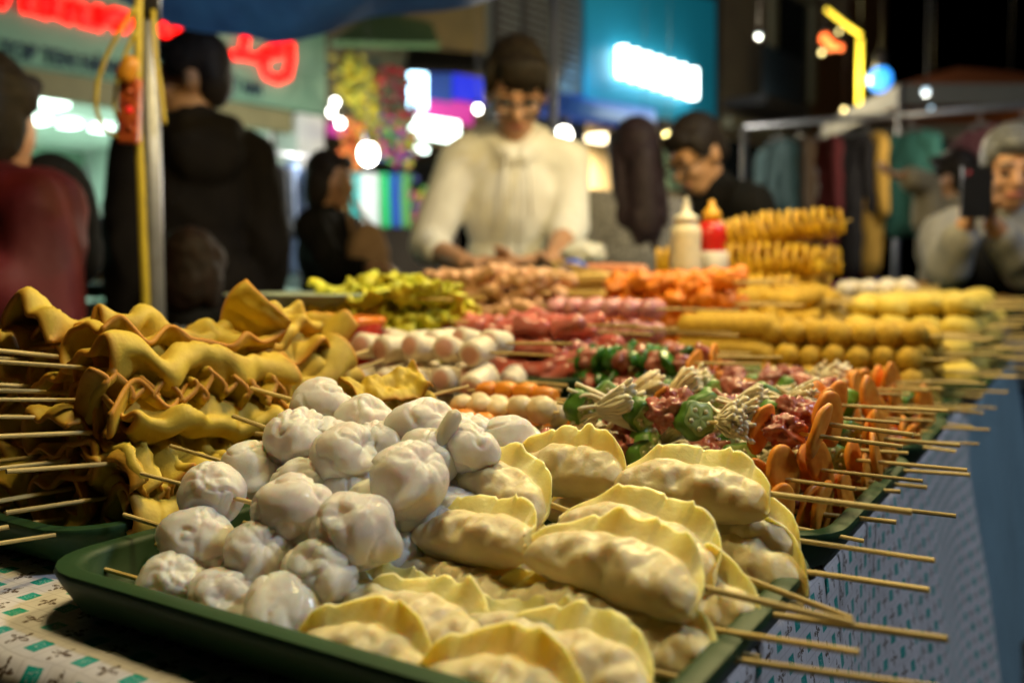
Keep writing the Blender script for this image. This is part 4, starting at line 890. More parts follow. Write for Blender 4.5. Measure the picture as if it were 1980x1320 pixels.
person('grey haired older man in a dark vest photographing with a phone', op, -.18, 1.46, lean=.14, hp=.12, hy=-.1, arms={-1: (P(1835, 520, 2.35), P(1868, 432, 2.28), (.2, .05, .9)), 1: (P(1985, 520, 2.36), P(1918, 432, 2.28), (-.3, .05, .9))}, top=m_grey, top_name='sweater', trousers=m_denim, hair=m_hairg, style='short', vest=m_black, sleeve=.62, vox=.008)
ph = thing('phone', 'dark smartphone held up by the grey haired man', 'phone', P(1888, 372, 2.22))
b = MB(); b.box((0, 0, 0), (.074, .009, .125)); b.build('case', m_frame, ph, smooth=False)
b = MB(); b.lathe([(.006, 0), (.006, .003)], n=14, M=Matrix.Translation((-.022, -.0045, .045)) @ Matrix.Rotation(math.pi / 2, 4, 'X')); b.build('camera_lens', M('phone_lens', (.25, .03, .05), rough=.15), ph)
person('passer by in a khaki jacket behind the photographing man', P(1835, 540, 4.2) - Z * CAMZ, math.pi + .6, 1.62, top=m_khaki, trousers=m_denim, hair=m_hair, style='short', face=False, arms={1: (P(1790, 360, 4.1), P(1760, 345, 4.0), (-.9, 0, .2))})
# ------------------------------------------------------------------ stall frame, canopy, cables, lamps
m_steel = M('galvanised_tube', (.30, .30, .32), rough=.4, metal=.7); m_cable = M('yellow_cable', (.52, .38, .03), rough=.45); m_tarp = M('blue_tarpaulin', (.015, .08, .34), (.01, .05, .24), ns=8, rough=.5, bump=.4, bs=20)
m_bulb = M('lit_warm_bulb', (1, .9, .7), emit=(1, .70, .34), es=30); m_socket = M('lamp_socket', (.02, .02, .02), rough=.5)
fr = thing('canopy_scaffold', 'grey steel tube scaffold with the upright pole beside the black hooded man', 'scaffold', UV(-1.1, .2, -TOP))
fo = UV(-1.1, .2, -TOP); pp = P(298, 540, 1.62); pole_xy = Vector((pp.x, pp.y, 0))
b = MB(); b.tube([pole_xy - fo * 1 + Z * 0, pole_xy - fo + Z * 2.25], .0175, n=12); b.build('pole', m_steel, fr)
ends = [pole_xy + Z * 2.22, UV(-1.05, -.5, 2.22 - TOP), UV(.25, -.5, 2.22 - TOP), UV(.25, 3.1, 2.22 - TOP), UV(-1.75, 3.1, 2.22 - TOP)]
for a, c in ((0, 1), (1, 2), (2, 3), (3, 4), (4, 0)):
    b = MB(); b.tube([ends[a] - fo, ends[c] - fo], .014, n=10); b.build('top_bar', m_steel, fr)
for k in (1, 2, 3, 4):
    q = Vector((ends[k].x, ends[k].y, 0)); b = MB(); b.tube([q - fo, q - fo + Z * 2.24], .0175, n=10); b.build('pole', m_steel, fr)
b = MB(); b.ell(pole_xy - fo + Z * 1.555, (.03, .03, .022)); b.tube([pole_xy - fo + Z * 1.50, pole_xy - fo + Z * 1.60], .023, n=12); b.build('pole_joint', m_frame, fr)
for k, (u, v) in enumerate([(-.42, 1.45), (-.50, .58), (-.42, 2.4)]):                      # bars the bulbs hang from
    b = MB(); b.tube([UV(-1.2, v, 2.22 - TOP) - fo, UV(.25, v, 2.22 - TOP) - fo], .011, n=8); b.build('cross_bar', m_steel, fr)
def tarp_pt(a, c):                                                                          # a: left..right, c: hem..back over the bars
    hem = [P(60, -60, 2.15), P(300, 30, 2.25), P(530, 86, 2.40), P(735, 40, 2.62), P(930, 2, 2.85), P(1150, -60, 3.1)]
    t = a * 5; i = min(4, int(t)); h = hem[i].lerp(hem[i + 1], t - i)
    far = UV(-1.2 + 1.5 * a, 1.5 + .8 * a, 2.30 - TOP + .02)
    p = h.lerp(far, c); p.z += .03 * noise.noise(Vector((a * 6, c * 4, 0))) * (1 - c * .5) + .25 * math.sin(c * math.pi / 2) * (1 - c) * .6; return p
v = []; f = []
for i in range(41):
    for j in range(17): v.append(tarp_pt(i / 40, j / 16))
for i in range(40):
    for j in range(16): q = i * 17 + j; f.append((q, q + 17, q + 18, q + 1))
tag(obj('tarpaulin', mk('tarpaulin', v, f, m_tarp)), 'dark blue tarpaulin hem sagging above the left of the stall', 'tarpaulin')
def lamp(name, label, p, power, col, cord, rad=.03, mat=None, group=None, cat='lamp', spot_r=.11):
    e = thing(name, label, cat, p, group)
    b = MB(); b.lathe([(.004, rad * 2.5), (rad * .55, rad * 2.4), (rad * .55, rad * 1.1), (rad * .5, rad * .95)], n=14); b.build('socket', m_socket, e)
    b = MB(); b.ell((0, 0, 0), (rad, rad, rad * 1.15)); b.build('bulb', mat or m_bulb, e)
    if cord: b = MB(); b.tube([(0, 0, rad * 2.4), (0, 0, cord)], .003, n=6); b.build('cord', m_socket, e)
    if power:
        l = bpy.data.lights.new('bulb_light', 'POINT'); l.energy = power; l.color = col; l.shadow_soft_size = spot_r; lo = bpy.data.objects.new('bulb_light', l); COL.objects.link(lo); lo.parent = e; lo.location = (0, 0, -rad * 1.6)
    return e
WARM = (1, .79, .35)
lamp('hanging_bulb', 'warm bulb hanging from the frame above the middle of the food', UV(-.42, 1.45, 1.95 - TOP), 45, WARM, .27)
lamp('hanging_bulb', 'warm bulb hanging from the frame above the dumplings', UV(-.50, .58, 1.98 - TOP), 31, WARM, .24)
lamp('hanging_bulb', 'warm bulb hanging from the frame over the far end of the food', UV(-.42, 2.4, 1.95 - TOP), 22, WARM, .27)
# yellow cable, loops and power strip
cb = thing('power_cable', 'yellow power cable running down the pole with hanging loops', 'cable', P(270, 540, 1.58))
co = P(270, 540, 1.58)
def cab(pts, r=.0055, Y=1.58):
    q = [P(x, y, Y) - co for x, y in pts]; out = []
    for i in range(len(q) - 1):
        for k in range(6): out.append(q[i].lerp(q[i + 1], k / 6))
    out.append(q[-1]); sm = [out[0]] + [(out[i - 1] + out[i] * 2 + out[i + 1]) / 4 for i in range(1, len(out) - 1)] + [out[-1]]
    b = MB(); b.tube(sm, r, n=8); b.build('cable_run', m_cable, cb)
cab([(268, -30), (267, 100), (266, 250), (272, 330), (276, 450), (281, 560), (284, 700)], .0075)
cab([(262, 15), (232, 60), (205, 110), (188, 160), (185, 210), (198, 248), (225, 264)], .004, 1.57)
cab([(262, 60), (240, 110), (226, 160), (220, 205), (230, 235)], .0035, 1.56)
cab([(296, 20), (300, 110), (310, 170), (318, 240)], .0045, 1.60)
ps = thing('power_strip', 'worn red and orange power strip hanging on the pole', 'power strip', P(252, 215, 1.55))
m_pstrip = M('red_strip_plastic', (.50, .10, .02), (.22, .03, .015), ns=70, rough=.35)
b = MB(); b.box((0, 0, 0), (.034, .022, .11)); flat = b.mesh('strip_body', m_pstrip, smooth=False); o = obj('strip_body', flat, ps, rot=(0, .06, 0)); bv = o.modifiers.new('bevel', 'BEVEL'); bv.width = .005; bv.segments = 3
for z in (-.03, .0, .03):
    b = MB(); b.lathe([(.0055, 0), (.0055, .003)], n=16, M=Matrix.Translation((.004, -.0112, z)) @ Matrix.Rotation(math.pi / 2, 4, 'X')); b.build('socket', m_pstrip if z else M('lit_switch', (.7, .02, .02), emit=(1, .03, .02), es=.5), ps)
b = MB(); b.lathe([(.012, 0), (.015, .012), (.015, .03), (.008, .045)], n=14, M=Matrix.Translation((-.004, -.02, .045)) @ Matrix.Rotation(.5, 4, 'Y')); b.build('plug', M('orange_plug', (.62, .25, .02), rough=.4), ps)
# ------------------------------------------------------------------ shop row along the street
FD = Vector((.656, .755, 0)).normalized(); FN = Vector((FD.y, -FD.x, 0)); F0 = Vector((-3.76, 7.4, 0))
def fac(px, py, out=0.0):
    r = ray(px, py); C = Vector((0, 0, CAMZ)); s = (out - (C - F0).dot(FN)) / r.dot(FN); return C + r * s
def ft(px, out=0.0): return (fac(px, 540, out) - F0).dot(FD)
def fz(px, py, out=0.0): return fac(px, py, out).z
def F(t, z, out=0.0): return F0 + FD * t + FN * out + Z * z
FR3 = Matrix((FD, -FN, Z)).transposed()         # box axes: along facade, inwards, up
def fbox(name, mat, parent, t0, t1, z0, z1, o0, o1, base, smooth=False):
    b = MB(); b.box(F((t0 + t1) / 2, (z0 + z1) / 2, (o0 + o1) / 2) - base, (abs(t1 - t0), abs(o1 - o0), abs(z1 - z0)), FR3); return b.build(name, mat, parent, smooth=smooth)
m_mint = M('mint_fascia', (.16, .30, .20), (.145, .27, .18), ns=2, rough=.4, emit=(.25, .60, .36), es=.05); m_white = M('white_wall', (.74, .78, .74), ns=2, rough=.6); m_dwall = M('dark_render', (.05, .045, .045), (.035, .03, .032), ns=2, rough=.8, bump=.4, bs=20)  # faint emission of m_mint is added to brighten the fascia
m_red = M('lit_red_letter', (.9, .02, .02), emit=(1, .0, .0), es=4.0); m_navy = M('navy_letter', (.006, .012, .06), rough=.4)
m_wlit = M('lit_white_panel', (1, 1, 1), emit=(.8, 1, .9), es=6); m_olive = M('olive_strip', (.22, .20, .09), rough=.6)
m_glass = M('shop_glass', (.7, .8, .75), rough=.05, alpha=.12)
t1 = ft(622); base = F(0, 0)
sh = thing('clothes_shop', 'brightly lit shop with pale mint fascia and red lettering at left', 'shop', base)
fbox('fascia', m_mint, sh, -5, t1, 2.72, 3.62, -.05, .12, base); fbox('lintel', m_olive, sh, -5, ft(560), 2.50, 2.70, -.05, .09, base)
fbox('upper_wall', m_dwall, sh, -5, t1, 3.64, 9, -.4, 0, base); fbox('pillar', m_white, sh, ft(570), t1, 0, 2.70, -.3, .08, base); fbox('pillar_panel', m_steel, sh, ft(588), ft(606), .3, 2.3, .083, .10, base)
fbox('ceiling', m_white, sh, -5, ft(566), 2.72, 2.80, -4.5, -.06, base); fbox('floor', m_white, sh, -5, ft(566), 0.01, .08, -4.5, 0, base)
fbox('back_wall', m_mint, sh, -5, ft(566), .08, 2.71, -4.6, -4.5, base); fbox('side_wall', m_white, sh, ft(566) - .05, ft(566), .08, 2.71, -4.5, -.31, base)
for px, py, w_ in ((82, 180, .5), (145, 193, .14), (205, 220, .14), (88, 225, .14), (30, 300, .5), (420, 240, .5), (330, 215, .3)):
    o_ = -1.2 if w_ > .3 else -2.2
    t = ft(px, o_); fbox('ceiling_light', m_wlit, sh, t - w_ / 2, t + w_ / 2, 2.66, 2.70, o_ - .12, o_ + .12, base)
for k, (tt, oo) in enumerate(((-2.5, -2.2), (0, -2.2), (1.4, -2.2))):
    l = bpy.data.lights.new('shop_light', 'AREA'); l.energy = 75; l.color = (.62, 1, .78); l.size = 1.2; lo = bpy.data.objects.new('shop_light', l); COL.objects.link(lo); lo.parent = sh; lo.location = F(tt, 2.62, oo) - base
fbox('wall_panel', m_steel, sh, ft(120, -4.4), ft(190, -4.4), 1.9, 2.5, -4.48, -4.4, base); fbox('poster', m_red_plastic, sh, ft(145, -4.4), ft(160, -4.4), 1.45, 1.65, -4.48, -4.4, base)
def strokes(name, parent, lines, mat, r, out, base):
    b = MB()
    for ln in lines: b.tube([fac(x, y, out) - base for x, y in ln], r, n=8)
    return b.build(name, mat, parent)
for k, ln in enumerate([[(-2, 12), (6, 2), (10, -18)], [(50, -25), (51, 22), (84, 31), (85, -22)], [(102, -22), (103, 31), (131, 41), (137, 6), (157, 9), (161, 47), (188, 55), (190, 12)],
        [(206, 50), (204, 34), (222, 24), (243, 30), (250, 42), (240, 56), (222, 54)], [(299, 60), (314, 46), (322, 70), (330, 80)], [(340, 53), (346, 68)], [(363, 62), (366, 64)],
        [(428, 90), (440, 106), (470, 108), (500, 114), (520, 96)], [(476, 38), (475, 75), (470, 105)], [(528, 92), (548, 92)], [(562, 85), (563, 118), (556, 148), (537, 155), (516, 146), (509, 126), (522, 108), (545, 104)]]):
    strokes('sign_letter', sh, [ln], m_red, .04, .16, base)
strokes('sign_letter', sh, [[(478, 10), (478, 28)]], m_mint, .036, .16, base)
def ftext(txt, px0, px1, py0, hgt, mat, parent, out, base, name='lettering'):
    cu = bpy.data.curves.new('t', 'FONT'); cu.body = txt; cu.size = 1; cu.extrude = .01; o = bpy.data.objects.new('t', cu); COL.objects.link(o)
    dg = bpy.context.evaluated_depsgraph_get(); me = bpy.data.meshes.new_from_object(o.evaluated_get(dg)); bpy.data.objects.remove(o)
    xs = [v.co.x for v in me.vertices]; w0, w1 = min(xs), max(xs); t0, t1_ = ft(px0, out), ft(px1, out); z0 = fz(px0, py0, out)
    for v in me.vertices: v.co = F(t0 + (v.co.x - w0) / (w1 - w0) * (t1_ - t0), z0 + v.co.y * hgt / .7, out + v.co.z) - base
    me.name = name; me.materials.clear(); me.materials.append(mat); return obj(name, me, parent)
ftext('TOP TEN HÀNG HIỆU', 18, 335, 112, .13, m_navy, sh, .135, base); ftext('VIỆT NAM', 438, 512, 176, .13, m_navy, sh, .135, base)
# shelves with goods inside the shop
cols = [(.05, .18, .45), (.55, .5, .4), (.6, .1, .08), (.1, .4, .3), (.7, .7, .72), (.5, .35, .05), (.02, .02, .03)]
m_goods = [M('goods_%d' % i, c, rough=.5) for i, c in enumerate(cols)]
def shelf(px0, px1, out, h, label, rows=4):
    t0, t1_ = ft(px0, out), ft(px1, out); bs = F((t0 + t1_) / 2, .08, out); e = thing('shop_shelf', label, 'shelf', bs)
    for t in (t0, t1_): fbox('upright', m_white, e, t - .02, t + .02, .08, h, out - .35, out, bs)
    for k in range(rows + 1):
        z = .12 + (h - .16) * k / rows; fbox('shelf_board', m_white, e, t0 + .021, t1_ - .021, z - .015, z + .015, out - .34, out - .01, bs)
    r = random.Random(int(px0))
    for k in range(rows):
        z = .12 + (h - .16) * k / rows + .016; t = t0 + .06; n_ = 0
        while t < t1_ - .2:
            w_ = r.uniform(.08, .2); hh = r.uniform(.15, (h - .16) / rows - .05); b = MB(); p = F(t + w_ / 2, z + hh / 2, out - .17); b.box(p, (w_ * .9, .2, hh), FR3)
            tag(b.build('boxed_goods', r.choice(m_goods), smooth=False), 'small coloured box on a ' + label.split(' seen')[0].split(' at the')[0], 'box', 'goods on the ' + label); t += w_ + .02
shelf(178, 262, -1.0, 1.75, 'white shelf of small goods seen between the jacket and the pole')
shelf(60, 165, -3.2, 1.5, 'white shelf of goods at the back of the left shop')
# market stall left behind the pole
q = P(235, 640, 3.3); sb = thing('side_stall', 'low white market table with green cloth behind the red jacket', 'table', Vector((q.x, q.y, 0)))
zt = P(235, 592, 3.3).z; b = MB(); b.box((0, 0, zt - .02), (.8, .6, .04)); b.build('table_top', M('white_board', (.5, .5, .47), rough=.6), sb, smooth=False)
for x in (-.36, .36):
    for y in (-.26, .26): b = MB(); b.box((x, y, (zt - .04) / 2), (.04, .04, zt - .042)); b.build('leg', m_steel, sb, smooth=False)
tag(obj('green_cloth', grid('green_cloth', -.3, .3, -.25, .25, 20, 16, lambda a, c: Vector((q.x + a, q.y + c, zt + .012 + .008 * noise.noise(Vector((a * 8, c * 8, 0))))), M('green_cloth', (.08, .20, .05), rough=.8))), 'green cloth spread on the low market table', 'cloth')
bh = MB(); r = random.Random(2)
for i in range(70): bh.ell((r.gauss(0, .11), r.gauss(0, .06), abs(r.gauss(0, .035)) + .01), (.028, .02, .015), Matrix.Rotation(r.uniform(0, 3), 3, 'Z'), 7, 5)
tag(bh.build('dried_snacks', M('orange_snack', (.62, .26, .05), rough=.6, rnd=.1), loc=P(225, 545, 3.35)), 'heap of orange dried snacks on the low market table', 'snack heap', kind='stuff')
b = MB(); b.lathe([(.10, zt + .03 - P(225, 545, 3.35).z), (.20, -.02), (.205, -.012), (.19, -.004), (.0, -.006)], n=24); tag(b.build('snack_basin', M('dark_basin', (.03, .05, .03), rough=.4), loc=P(225, 545, 3.35)), 'dark basin under the heap of orange snacks', 'basin')
# garments -------------------------------------------------------------
def garment_mesh(kind, seed):
    b = MB(); r = random.Random(seed)
    if kind == 'trousers':
        for s in (-1, 1): b.cap((s * .07, 0, -.05), (s * .085, 0, -.75), .085, .065)
        b.cap((-.08, 0, -.05), (.08, 0, -.05), .06, .06)
    else:
        L = .60 if kind == 'shirt' else .85
        b.cap((-.15, 0, -.06), (.15, 0, -.06), .05, .05); b.ell((0, 0, -.30), (.20, .07, .26)); b.cap((-.13, 0, -L), (.13, 0, -L), .07, .07); b.cap((-.1, 0, -.3), (-.1, 0, -L), .10, .09); b.cap((.1, 0, -.3), (.1, 0, -L), .10, .09)
        for s in (-1, 1): b.cap((s * .19, 0, -.09), (s * .25, 0, -.52), .06, .045)
    for i, q in enumerate(b.v): b.v[i] = Vector((q.x, q.y * .6, q.z))
    return remesh(b, 'fabric', m_black, .018, .014, 9, seed)
GAR = {k: garment_mesh(k, i) for i, k in enumerate(('shirt', 'coat', 'trousers'))}
b = MB(); b.tube([(-.18, 0, -.05), (-.08, 0, .0), (0, 0, .03), (.08, 0, .0), (.18, 0, -.05)], .006, n=6); b.tube([(0, 0, .03), (0, 0, .06), (.018, 0, .085), (0, 0, .10), (-.016, 0, .088)], .003, n=6); HANG = b.mesh('hanger', m_steel)
def garment(p, yaw, kind, mat, label, group=None, sc=1.0, print_=None):
    e = thing('hanging_garment', label, 'garment', p, group); e.rotation_euler = (0, 0, yaw)
    obj('fabric', GAR[kind], e, sc=(sc, sc, sc), material=mat); obj('hanger', HANG, e, sc=(sc, sc, sc))
    if print_:
        b = MB(); b.ell((0, -.058, -.30), (.10, .012, .13)); b.build('chest_print', print_, e)
    return e
def rail(name, label, a, c, r=.014, legs=True):
    e = thing(name, label, 'clothes rail', Vector((a.x, a.y, 0))); o = Vector((a.x, a.y, 0))
    b = MB(); b.tube([a - o, c - o], r, n=10); b.build('bar', m_steel, e)
    if legs:
        for q in (a, c): b = MB(); b.tube([Vector((q.x, q.y, 0)) - o, q - o], r, n=10); b.build('post', m_steel, e)
# rail left of the woman in black
ra, rc = fac(455, 232, 1.5), fac(640, 262, 1.5); ra.z = rc.z = 2.05
rail('clothes_rail', 'clothes rail of jackets and jeans outside the mint shop', ra, rc)
gm = [((.62, .78, .02), 'bright lime green'), ((.50, .30, .22), 'dusty pink'), ((.02, .025, .03), 'black'), ((.10, .14, .22), 'slate blue'), ((.22, .35, .60), 'light denim blue'), ((.55, .58, .66), 'pale grey'), ((.02, .07, .35), 'royal blue'), ((.30, .40, .62), 'washed blue'), ((.35, .22, .05), 'ochre')]
for i, (c, nm) in enumerate(gm):
    p = ra.lerp(rc, (i + .5) / len(gm)) - Z * .10; garment(p, math.atan2(FN.y, FN.x) + random.uniform(-.25, .25), ['coat', 'coat', 'shirt', 'shirt', 'trousers', 'coat', 'shirt', 'trousers', 'shirt'][i], M('fabric_%d' % i, c, rough=.85), nm + ' garment hanging on the rail outside the mint shop', 'garments outside the mint shop', 1.05)
# right hand clothes stall
ra, rc = P(1440, 240, 5.9), P(2080, 205, 5.1); ra.z = rc.z = 2.03
rail('clothes_rail', 'long steel rail of clothes across the right side of the street', ra, rc, .02)
for t, c, kind, nm, pr in ((.11, (.03, .07, .07), 'coat', 'dull teal cardigan', None), (.185, (.10, .06, .03), 'coat', 'dark brown long coat', None), (.26, (.12, .016, .018), 'coat', 'maroon sweatshirt with a white chest print', (.5, .48, .45)), (.40, (.50, .29, .05), 'coat', 'mustard yellow coat', None), (.54, (.02, .10, .085), 'shirt', 'sea green shirt', None), (.74, (.07, .02, .03), 'coat', 'wine red coat', None), (.86, (.10, .08, .03), 'shirt', 'dull olive shirt', None), (.335, (.02, .018, .02), 'coat', 'black coat beside the mustard coat', None)):
    garment(ra.lerp(rc, t) - Z * .10, math.atan2(rc.y - ra.y, rc.x - ra.x) + random.uniform(-1.1, -.6), kind, M('fabric_r', c, rough=.85), nm + ' hanging on the long rail at right', 'garments on the right rail', .92, M('print', pr, rough=.8) if pr else None)
for t, c, nm in ((.36, (.45, .01, .22), 'hot pink folded garment'), (.45, (.03, .05, .35), 'blue folded garment'), (.55, (.02, .10, .12), 'dark teal folded garment'), (.68, (.03, .05, .28), 'indigo folded garment'), (.80, (.30, .30, .34), 'pale folded garment')):
    p = ra.lerp(rc, t); v, f = ICO3; z0 = .95
    tag(obj('folded_garment', mk('folded_garment', [(n.x * .13 * (1 + .2 * nz(n, 2, t * 9)), n.y * .13, n.z * .09 * (1 + .3 * nz(n, 3, t * 5))) for n in v], f, M('fold', c, rough=.9)), None, loc=(p.x, p.y, z0)), nm + ' on the ledge under the right rail', 'garment', 'folded garments under the right rail')
le = thing('display_table', 'dark display table under the right clothes rail', 'table', (ra + rc) / 2 - Z * 1.98); d = (rc - ra); L_ = d.length; yw = math.atan2(d.y, d.x)
b = MB(); b.box((0, 0, .84), (L_ * .9, .5, .04), Matrix.Rotation(yw, 3, 'Z')); b.build('table_top', m_dwall, le, smooth=False)
b = MB(); b.box((0, 0, .41), (L_ * .88, .45, .80), Matrix.Rotation(yw, 3, 'Z')); b.build('skirt', m_black, le, smooth=False)
# orange tent behind, lamps of the far street
m_orange_t = M('orange_tent_fabric', (.42, .10, .015), rough=.7)
tp = P(1855, 130, 9.0); e = thing('market_tent', 'orange pyramid tent roof over a far stall at right', 'tent', Vector((tp.x, tp.y, 0)))
h = tp.z; z0 = P(1855, 205, 9.0).z; b = MB(); b.add([(-1, -1, z0), (1, -1, z0), (1, 1, z0), (-1, 1, z0), (0, 0, h), (-1, -1, z0 - .14), (1, -1, z0 - .14), (1, 1, z0 - .14), (-1, 1, z0 - .14)], [(0, 1, 4), (1, 2, 4), (2, 3, 4), (3, 0, 4)]); b.build('canopy', m_orange_t, e, smooth=False)
b = MB()
for k in range(4):
    x0, y0 = ((-1, -1), (1, -1), (1, 1), (-1, 1))[k]; x1, y1 = ((1, -1), (1, 1), (-1, 1), (-1, -1))[k]; b.add([(x0, y0, z0), (x1, y1, z0), (x1, y1, z0 - .18), (x0, y0, z0 - .18)], [(0, 1, 2, 3)])
b.build('valance', M('grey_valance', (.25, .24, .2), rough=.7), e, smooth=False)
for x in (-1, 1):
    for y in (-1, 1): b = MB(); b.tube([(x * .98, y * .98, 0), (x * .98, y * .98, z0)], .03, n=8); b.build('post', m_steel, e)
# ------------------------------------------------------------------ remaining buildings of the row
def building(label, px0, px1, h, mat, out=0.0, z0=0.0, gap=.006):
    t0, t1_ = ft(px0, out) + gap, ft(px1, out) - gap; bs = F((t0 + t1_) / 2, 0, out); e = thing('shop_building', label, 'building', bs)
    fbox('wall', mat, e, t0, t1_, z0, h, out - 5, out, bs); return e, bs
m_ochre = M('ochre_wall', (.16, .12, .05), (.10, .08, .04), ns=1.5, rough=.8); m_slate = M('slate_wall', (.10, .12, .13), rough=.8); m_teal = M('teal_panel', (.02, .26, .40), (.015, .20, .30), ns=.6, rough=.5, emit=(.0, .22, .36), es=.16)  # m_teal glows weakly by added emission so the panel reads brighter
m_brownw = M('brown_wall', (.20, .09, .03), rough=.8)
e2, b2 = building('narrow dark shop behind the hanging colourful goods', 622, 940, 8, m_ochre, 0, 2.6)
fbox('back_wall', m_dwall, e2, ft(628), ft(935), 0, 2.59, -3, -2.5, b2)
gaw = MB(); ga = [fac(735, 20, .0), fac(835, 45, .0), fac(850, 85, .9), fac(640, 80, .9)]
gaw.add([q - b2 for q in ga] + [q - b2 - Z * .05 for q in ga], [(0, 1, 2, 3), (7, 6, 5, 4), (0, 4, 5, 1), (1, 5, 6, 2), (2, 6, 7, 3), (3, 7, 4, 0)]); gaw.build('green_awning', M('green_awning', (.10, .22, .10), rough=.6), e2, smooth=False)
gaw = MB(); ga = [fac(790, 92, .1), fac(940, 105, .1), fac(935, 132, .8), fac(785, 128, .8)]
gaw.add([q - b2 for q in ga] + [q - b2 - Z * .06 for q in ga], [(0, 1, 2, 3), (7, 6, 5, 4), (0, 4, 5, 1), (1, 5, 6, 2), (2, 6, 7, 3), (3, 7, 4, 0)]); gaw.build('dark_awning', m_black, e2, smooth=False)
m_blue_lit = M('lit_blue_sign', (.0, .02, .5), emit=(.0, .01, .62), es=.9); m_blue_dk = M('blue_sign', (.0, .05, .30), emit=(.0, .03, .22), es=.5); m_mag = M('lit_magenta_sign', (.4, .02, .2), emit=(.55, .04, .32), es=.8)
def fpanel(name, mat, parent, px0, py0, px1, py1, out, base, th=.06):
    q = [fac(px0, py0, out), fac(px1, py0 + (px1 - px0) * .16, out), fac(px1, py1 + (px1 - px0) * .16, out), fac(px0, py1, out)]
    b = MB(); b.add([p - base for p in q] + [p - base - FN * th for p in q], [(0, 3, 2, 1), (4, 5, 6, 7), (0, 1, 5, 4), (1, 2, 6, 5), (2, 3, 7, 6), (3, 0, 4, 7)]); return b.build(name, mat, parent, smooth=False)
fpanel('sign_board', m_blue_dk, e2, 826, 130, 876, 190, .35, b2); fpanel('sign_board', m_blue_lit, e2, 877, 142, 945, 190, .37, b2); fpanel('sign_board', m_mag, e2, 800, 182, 915, 225, .2, b2)
fpanel('light_box', m_wlit, e2, 800, 222, 888, 262, .5, b2); fpanel('light_box', m_wlit, e2, 797, 280, 828, 290, .5, b2); fpanel('light_box', M('lit_cool_panel', (1, 1, 1), emit=(.45, .8, 1), es=7), e2, 797, 138, 826, 205, .55, b2)
fpanel('poster', m_mag, e2, 640, 235, 668, 260, .3, b2)
# hanging goods
pal = {'yellow': [(.55, .45, .02), (.40, .36, .03), (.30, .34, .04)], 'red': [(.40, .02, .03), (.20, .03, .05), (.05, .12, .05)], 'mixed': [(.50, .05, .25), (.10, .35, .08), (.45, .40, .04), (.05, .08, .30)], 'orange': [(.65, .12, .02), (.60, .20, .04)], 'green': [(.02, .40, .12), (.05, .30, .10)]}
pm_ = {k: [M('trinket_' + k, c, rough=.5) for c in v_] for k, v_ in pal.items()}
rg_ = random.Random(8)
def strand(px, py0, py1, out, key, label, w_=.09):
    a, c = fac(px, py0, out), fac(px, py1, out); L_ = (a - c).length; e = thing('garland', label, 'garland', c, 'hanging garlands and trinkets')
    b = MB(); b.tube([(0, 0, 0), (0, 0, L_ + .15)], .004, n=5); b.build('string', m_frame, e)
    for mi, m in enumerate(pm_[key]):
        b = MB(); n_ = int(26 * L_)
        for i in range(n_): r_ = rg_.uniform(.022, .05); b.ell((rg_.gauss(0, w_ * .6), rg_.gauss(0, w_ * .6), rg_.uniform(0, L_)), (r_, r_, r_ * .7), Matrix.Rotation(rg_.uniform(0, 3), 3, 'X'), 7, 5)
        tag(b.build('flowers', m, e), kind='stuff')
for px, py0, py1, key, nm in ((662, 110, 200, 'yellow', 'yellow garland nearest the mint shop'), (690, 100, 225, 'yellow', 'long yellow flower garland'), (712, 135, 290, 'yellow', 'golden garland ending by the white lamp'), (735, 130, 215, 'red', 'dark red garland below the green awning'), (760, 125, 225, 'red', 'crimson garland right of the dark red one'), (785, 135, 240, 'red', 'dark crimson garland nearest the white light box'), (735, 225, 310, 'mixed', 'many coloured trinket string above the blue towels'), (765, 235, 320, 'mixed', 'many coloured trinket string in the middle'), (790, 250, 330, 'mixed', 'many coloured trinket string on the right'), (675, 235, 335, 'orange', 'orange garland above the woman in black'), (692, 260, 340, 'orange', 'bright orange garland beside the white lamp'), (795, 340, 440, 'mixed', 'low many coloured trinket string behind the vendor sleeve')):
    strand(px, py0, py1, .9, key, nm)
for i, (px, c, nm) in enumerate(((690, (.02, .30, .30), 'teal'), (708, (.55, .62, .62), 'white'), (726, (.50, .58, .60), 'pale grey'), (748, (.02, .42, .14), 'bright green'), (768, (.01, .07, .42), 'royal blue'), (786, (.10, .35, .10), 'leaf green'))):
    a, c_ = fac(px, 335, 1.0), fac(px, 440, 1.0); L_ = (a - c_).length; bb = c_
    me = grid('hanging_towel', -.075, .075, 0, L_, 10, 12, lambda x, y: FD * x + FN * (.02 * math.sin(x * 60 + y * 3)) + Z * y, M('towel', c, rough=.85))
    o = obj('hanging_towel', me, None, loc=bb); so = o.modifiers.new('thick', 'SOLIDIFY'); so.thickness = .012; tag(o, nm + ' towel hanging in the row below the garlands', 'towel', 'hanging towels')
